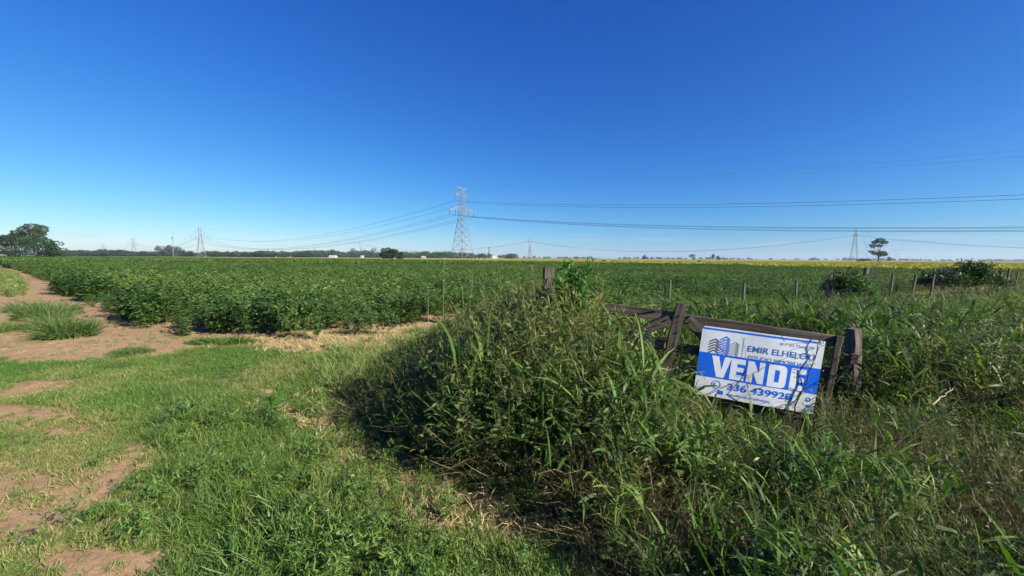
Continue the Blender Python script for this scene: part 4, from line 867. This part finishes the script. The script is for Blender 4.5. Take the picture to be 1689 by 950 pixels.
tree('low_tree', 62, 394, 168, 17, 'wide low dark tree in front of the tallest left tree', 'tree_dark', 3, n=4200, ls=.45, group=LT, crown_from=.0, nb=22, lobe=.17)
tree('low_tree', 10, 387, 168, 14, 'dark spreading tree cut by the left picture edge', 'tree_dark', 4, n=4000, ls=.45, group=LT, crown_from=.0, nb=22, lobe=.18)
tree('low_tree', 87, 403, 170, 9, 'lowest dark tree at the right end of the left clump', 'tree_dark', 5, n=2200, ls=.4, group=LT, crown_from=.0, nb=14, lobe=.2)
tree('low_tree', -40, 384, 175, 15, 'dark tree just past the left picture edge', 'tree_dark', 6, n=2600, ls=.5, group=LT, crown_from=.05)
tree('round_tree', 641, 409, 240, 9.5, 'dark round-crowned tree standing alone at the far edge of the crop', 'tree_dark', 7, n=6000, ls=.6, crown_from=.0)
tree('round_tree', 660, 416, 255, 5.2, 'small dark bush-like tree right beside the round-crowned one', 'tree_dark', 8, n=3000, ls=.5, crown_from=.0)
tree('lone_tree', 1451, 393, 235, 11.5, 'lone tree with tiered open crown beside the narrow pylon', 'tree_dark', 9, n=6500, ls=.36, trunk_r=.32,
     blobs=[(.02, 0, .93, .20, .09), (-.18, .05, .86, .14, .06), (.20, -.05, .85, .16, .06), (-.36, 0, .73, .13, .05), (-.28, .05, .66, .1, .04), (.1, .1, .72, .14, .05), (.28, .1, .44, .18, .06), (-.12, 0, .40, .2, .06), (.08, -.1, .35, .2, .06), (-.28, .1, .48, .12, .04), (.34, 0, .36, .12, .05)])
GG = 'grey eucalyptus grove beyond the crop'
for i, (px, py, w, lb) in enumerate(((263, 405, 15, 'leftmost grey tree of the grove by the radio mast'), (277, 404, 14, 'middle grey tree of the grove behind the radio mast'), (290, 406, 14, 'rightmost grey tree of the grove by the radio mast'))):
    tree('grove_tree', px, py, 600, w, lb, 'tree_grey', 20 + i, n=1500, ls=1.0, group=GG, crown_from=.1)
HG = 'small trees on the far horizon'
for i, (px, py, w, Y, lb) in enumerate(((1063, 420, 13, 900, 'squat dark horizon tree between the mound shrub and the sale board'), (1142, 419, 14, 900, 'round horizon tree left of the twin-topped clump'), (1176, 419, 9, 900, 'left tree of the twin-topped clump on the horizon'), (1186, 422, 10, 905, 'right tree of the twin-topped clump on the horizon'),
                                      (1466, 424, 9, 800, 'small horizon tree just right of the lone tree'), (1494, 427, 22, 1200, 'broad low horizon tree right of the lone tree'), (1340, 426, 14, 1200, 'low horizon tree left of the narrow pylon'), (584, 409, 20, 880, 'tall grey-green tree rising above the tree line left of the round tree'), (618, 409, 20, 880, 'tallest grey-green tree of the tree line just left of the round tree'), (155, 0, 0, 0, ''))):
    if Y: tree('horizon_tree', px, py, Y, w, lb, 'tree_grey' if i > 6 else 'tree_dark', 40 + i, n=900, ls=1.1, group=HG, crown_from=.05, nb=9)
tree('scrub', 1424 - 2, 427, 470, 16, 'low dark scrub at the foot of the narrow pylon', 'tree_dark', 60, n=900, ls=.9, crown_from=0.0, cat='bush')
FB = 'dark bushes in the yellow strip'
for i, (px, py, lb) in enumerate(((996, 429, 'left one of two dark bushes in the yellow strip'), (1012, 430, 'right one of two dark bushes in the yellow strip'), (1154, 430, 'lone dark bush in the yellow strip above the sale board'))):
    tree('field_bush', px, py, 110, 1.6, lb, 'tree_dark', 63 + i, n=500, ls=.25, crown_from=0.0, cat='bush', group=FB)
def p_far(i):
    g = np.random.default_rng(900 + i); bl = []
    for k in range(8): bl.append((g.normal(0, 2.6), g.normal(0, 2), g.uniform(2.5, 8), g.uniform(1.6, 3), g.uniform(1.6, 3), g.uniform(1.4, 2.6)))
    return leafmesh('far_tree', crown_parts(g, bl, 420, 1.3, i))
C_FARM = protos('far_trees_mid', p_far, 6, 'tree_mid'); C_FARD = protos('far_trees_dark', p_far, 6, 'tree_dark')
def belt(name, px0, px1, Y0, Y1, n, s0, s1, coll, seed, label, dens=None):
    q = np.random.default_rng(seed); px = q.uniform(px0, px1, n); Yv = q.uniform(Y0, Y1, n)
    if dens: k = q.random(n) < dens(px); px, Yv = px[k], Yv[k]
    x = (px - PW / 2) / FPX * Yv; sc = q.uniform(s0, s1, len(x)) * (.75 + .5 * fbm(px * .03, px * 0, seed, 3))
    scatter(name, np.c_[x, Yv, x * 0 - .5], q.random(len(x)) * 6.28, sc, q.integers(0, 6, len(x)), q.random(len(x)), coll, label, 'trees', .02)
belt('distant_wood', 440, 850, 860, 1000, 640, 1.0, 1.75, C_FARM, 1, 'long grey-green wood closing the horizon behind the tall pylon', lambda p: np.where((p > 780) & (p < 838), .12, np.where(p < 520, .7, 1)))
belt('distant_hedge', 90, 520, 620, 700, 480, .7, 1.25, C_FARD, 2, 'low dark tree belt along the horizon left of the tall pylon')
belt('wood_fringe', 500, 790, 830, 855, 240, .5, .8, C_FARD, 3, 'dark undergrowth along the foot of the distant wood')
belt('horizon_trees', 860, 1900, 2100, 2600, 800, .8, 1.7, C_FARD, 4, 'thin far tree line along the flat horizon behind the yellow strip', lambda p: np.clip(fbm(p * .02, p * 0, 8, 3) * 2.2 - .5, .12, 1))
belt('left_horizon_trees', -60, 480, 1500, 1900, 320, 1.0, 2.0, C_FARM, 5, 'hazy far trees showing over the low belt on the left')

# ------------------------------------------------------------------ pylons and cables
SPAN = np.array([457.0, -362.0, 0]) / 583.0; ACR = np.array([SPAN[1], -SPAN[0], 0]) * -1     # along and across the main line
def lattice(m, zs, ws, r, ax, ay, diag=True):
    def c(i, k): w = ws[i] * .5; return ax * (w * (1, 1, -1, -1)[k]) + ay * (w * (1, -1, -1, 1)[k]) + np.array([0, 0, zs[i]])
    for i in range(len(zs) - 1):
        for k in range(4):
            m.tube(c(i, k), c(i + 1, k), r, r, 4, False)
            if diag: m.tube(c(i, k), c(i + 1, (k + 1) % 4), r * .62, None, 4, False); m.tube(c(i, (k + 1) % 4), c(i + 1, k), r * .62, None, 4, False)
            m.tube(c(i + 1, k), c(i + 1, (k + 1) % 4), r * .62, None, 4, False)
def arm(m, z, half, depth, bw, r, ax, ay, tiprise=0.0):
    for s in (-1, 1):
        tip = ax * (s * half) + np.array([0, 0, z + tiprise])
        for q in (-1, 1):
            b0 = ax * (s * bw * .5) + ay * (q * bw * .5) + np.array([0, 0, z]); t0 = b0 + np.array([0, 0, depth]); m.tube(b0, tip, r, None, 4, False); m.tube(t0, tip, r, None, 4, False)
            for f in (.25, .5, .75): m.tube(b0 + (tip - b0) * f, t0 + (tip - t0) * (f - .12), r * .6, None, 4, False)
MAIN_ATT = [(-5.4, 37.2), (5.4, 37.2), (-10.6, 28.2), (-5.6, 28.2), (5.6, 28.2), (10.6, 28.2)]; EARTH_ATT = [(-4.6, 46.0), (4.6, 46.0)]
def main_pylon(base, label, r, mat):
    root = empty('lattice_pylon', tuple(base)); tag(root, label, 'pylon', 'pylons of the main power line')
    m = MB(); lattice(m, [0, 7, 12.5, 17.5, 22, 26, 30, 33.5], [11.0, 8.9, 7.4, 6.1, 5.0, 4.1, 3.5, 3.2], r, ACR, SPAN); lattice(m, [33.5, 36.5, 39.5, 42.5, 45.5], [3.2, 3.0, 2.8, 2.6, 2.4], r * .62, ACR, SPAN); m.build('tower', MT[mat], root)
    arms = []
    for z, hf, dp, tr in ((32.0, 11.2, 2.4, -.6), (41.0, 5.8, 2.0, -.3), (44.9, 5.0, .4, 1.0)):
        m = MB(); arm(m, z, hf, dp, 3.0, r * (.8 if z < 40 else .5), ACR, SPAN, tr); arms.append(m.build('crossarm', MT[mat], root))
    for u, z in MAIN_ATT:
        m = MB(); p = ACR * u + np.array([0, 0, z]); m.path([p, p + np.array([0, 0, 3.6 if z < 30 else 3.8])], [.22, .22], 6); m.build('insulator', MT['insulator'], arms[0 if z < 30 else 1])
    return root
def cable(p0, p1, sag, r, label, group, n=28):
    m = MB(); P = []
    for i in range(n + 1):
        f = i / n; p = p0 + (p1 - p0) * f; P.append(np.array([p[0], p[1], p[2] - 4 * sag * f * (1 - f)]))
    m.path(P, [r] * (n + 1), 4); return tag(m.build('power_cable', MT['cable']), label, 'cable', group)
PB = np.array([-32.0, 250.0, 0]); STEP = np.array([457.0, -362.0, 0])
posn = [PB + STEP, PB, PB - STEP, PB - 2 * STEP, PB - 3 * STEP]
main_pylon(posn[1], 'tallest steel lattice pylon with two crossarms in the middle of the view', .16, 'steel')
main_pylon(posn[2], 'second steel pylon of the line, right of the grey grove', .20, 'steel')
main_pylon(posn[3], 'faint distant pylon between the left trees and the grove', .16, 'steel_dark')
main_pylon(posn[4], 'faintest far pylon nearest the left trees', .16, 'steel_dark')
for k in range(4):
    nm = ('passing overhead to the right of the tall pylon', 'sagging left between the two nearest pylons', 'running left beyond the second pylon', 'between the two faint far pylons')[k]
    for u, z in MAIN_ATT: cable(posn[k] + ACR * u + np.array([0, 0, z]), posn[k + 1] + ACR * u + np.array([0, 0, z]), 18.5, (.062, .075, .09, .09)[k], ('upper ' if z > 30 else 'lower ') + 'dark cable of the main line ' + nm, 'conductors ' + nm)
    if k < 2:
        for u, z in EARTH_ATT: cable(posn[k] + ACR * u + np.array([0, 0, z]), posn[k + 1] + ACR * u + np.array([0, 0, z]), 15, .02, 'hair-thin top cable of the main line ' + nm, 'earth wires ' + nm)
def second_pylon(px, py_top, Y, d, label, r, wid=8.0, kind=0):
    t = at(px, py_top, Y); H = t[2]; root = empty('narrow_pylon', (t[0], t[1], 0)); tag(root, label, 'pylon', 'pylons of the second power line')
    ay = d; ax = np.array([-d[1], d[0], 0]); m = MB(); s = H / 40.0
    if kind == 0:
        lattice(m, [0, 9 * s, 17 * s, 23 * s, 28.5 * s, 32 * s], [wid, 6.1, 4.6, 3.6, 2.8, 2.4], r, ax, ay); m.build('tower', MT['steel_dark'], root)
        m = MB(); arm(m, 32 * s, 8.5, 2.0, 2.4, r, ax, ay, .2); m.build('crossarm', MT['steel_dark'], root)
        for q in (-1, 1): m = MB(); lattice(m, [32 * s, 36 * s, 40 * s], [.9, .6, .2], r * .8, ax, ay, False); o = m.build('peak', MT['steel_dark'], root); o.location = tuple(ax * q * 2.6)
    else:
        lattice(m, [0, 10 * s, 18 * s, 22 * s], [wid, 4.6, 2.6, 1.8], r, ax, ay); m.build('tower', MT['steel_dark'], root)
        m = MB()
        for q in (-1, 1): m.path([np.array([0, 0, 22 * s]), ax * q * 5.2 + np.array([0, 0, 30 * s]), ax * q * 4.8 + np.array([0, 0, 34 * s]), ax * q * 6.0 + np.array([0, 0, 40 * s])], [r * 2, r * 1.8, r * 1.6, r], 4)
        m.build('fork', MT['steel_dark'], root); m = MB(); m.tube(ax * -9 + np.array([0, 0, 34 * s]), ax * 9 + np.array([0, 0, 34 * s]), r * 1.6, None, 4); m.build('crossarm', MT['steel_dark'], root)
    return np.array([t[0], t[1], 32 * s if kind == 0 else 33 * s]), ax
D2 = np.array([394.0, -200.0, 0]); D2 /= np.linalg.norm(D2)
a4, x4 = second_pylon(1412, 377, 480, D2, 'slender pylon with one crossarm beside the lone tree', .14, 8.5)
a3, x3 = second_pylon(874, 392, 680, D2, 'narrow fork-topped pylon right of the factory', .17, 7.0, 1)
a5, x5 = second_pylon(595, 397, 1100, D2, 'tiny fork-topped pylon rising behind the distant wood', .2, 7.0, 1)
a6 = a4 + np.array([394.0, -200.0, 0])
for pa, pb, xa, xb, nm in ((a3, a4, x3, x4, 'between the fork-topped and the slender pylon'), (a4, a6, x4, x4, 'leaving the picture to the right of the lone tree'), (a5, a3, x5, x3, 'left of the fork-topped pylon by the factory')):
    for u in (-8, 0, 8): cable(pa + xa * u, pb + xb * u, 19, .075, 'thin cable of the second line ' + nm, 'second line cables ' + nm)
t = at(284, 390, 560); rm = empty('radio_mast', (t[0], t[1], 0)); tag(rm, 'slim radio mast standing in front of the grey grove', 'mast')
m = MB(); m.path([(0, 0, 0), (0, 0, t[2])], [.38, .2], 6); m.build('pole', MT['steel'], rm); m = MB()
for z in (.96, .88): m.box((0, 0, t[2] * z), (.9, 0, 0), (0, .3, 0), (0, 0, .7))
m.build('antenna', MT['steel_dark'], rm)

# ------------------------------------------------------------------ far buildings
def house(px, Y, w, h, label, group='pale houses among the far trees', long=False, name='farm_house'):
    x = (px - PW / 2) / FPX * Y; root = empty(name, (x, Y, 0)); tag(root, label, 'building', group); d = 9.0
    m = MB(); m.box((0, 0, h * .5), (w * .5, 0, 0), (0, d * .5, 0), (0, 0, h * .5)); m.build('wall', MT['whitewash'], root)
    m = MB(); e = .5; rz = h + (2.2 if not long else 1.6)
    for s in (-1, 1):
        P = [(-w * .5 - e, s * (d * .5 + e), h - .05), (w * .5 + e, s * (d * .5 + e), h - .05), (w * .5 + e, 0, rz), (-w * .5 - e, 0, rz)]; m.poly(P if s < 0 else P[::-1])
    for s in (-1, 1): m.poly([(s * w * .5, -d * .5, h + .02), (s * w * .5, d * .5, h + .02), (s * w * .5, 0, rz - .1)])
    m.build('roof', MT['roof_tin'], root)
    k = max(2, int(w / 6))
    for i in range(k):
        m = MB(); m.box(((i + .5) / k * w - w * .5, -d * .5 - .03, h * .5), (.7, 0, 0), (0, .05, 0), (0, 0, .7)); m.build('window', MT['glass_dark'], root)
for px, Y, w, h, lb in ((469, 828, 10, 3.0, 'pale house in the wood left of the round tree, left of two'), (550, 828, 14, 3.0, 'wider pale house in the wood left of the round tree'), (598, 828, 5, 3.0, 'tiny pale house just left of the round tree'), (699, 828, 8, 2.6, 'pale house right of the round tree in the wood'),
                       (122, 640, 7, 3.0, 'small pale house nearest the left clump of trees'), (187, 650, 12, 3.0, 'long pale shed on the left horizon'), (236, 650, 11, 3.2, 'pale shed just left of the grey grove'), (452, 640, 5, 4.0, 'small white house where the low belt meets the wood'), (480, 640, 7, 3.6, 'white house at the right end of the low tree belt')):
    house(px, Y, w, h, lb)
for px, Y, w, h, lb in ((797, 1000, 22, 5, 'left end hall of the white factory'), (824, 1010, 36, 6.5, 'long white factory hall beside the chimney')): house(px, Y, w, h, lb, 'white factory halls', True, 'factory_hall')
t = at(807, 408, 1000); ch = empty('factory_chimney', (t[0], 990, 0)); tag(ch, 'tall dark factory chimney above the white halls', 'chimney')
m = MB(); m.path([(0, 0, 0), (0, 0, t[2])], [1.7, 1.1], 10); m.build('stack', MT['brick_stack'], ch); m = MB(); m.path([(0, 0, t[2] - .6), (0, 0, t[2] + .3)], [1.35, 1.35], 10); m.build('rim', MT['brick_stack'], ch)

# ------------------------------------------------------------------ haze
m = MB(); m.box((0, 1200, 29), (3600, 0, 0), (0, 3200, 0), (0, 0, 30))
hz = NT('haze_air'); hz.n.remove(hz.b); pv = hz.new('ShaderNodeVolumePrincipled'); pv.inputs['Color'].default_value = (.72, .85, 1.0, 1); pv.inputs['Density'].default_value = .00011; pv.inputs['Anisotropy'].default_value = .2
hz.l(pv.outputs[0], hz.out.inputs['Volume'])
try: hz.m.cycles.homogeneous_volume = True
except Exception: pass
tag(m.build('haze', hz.m), kind='stuff')
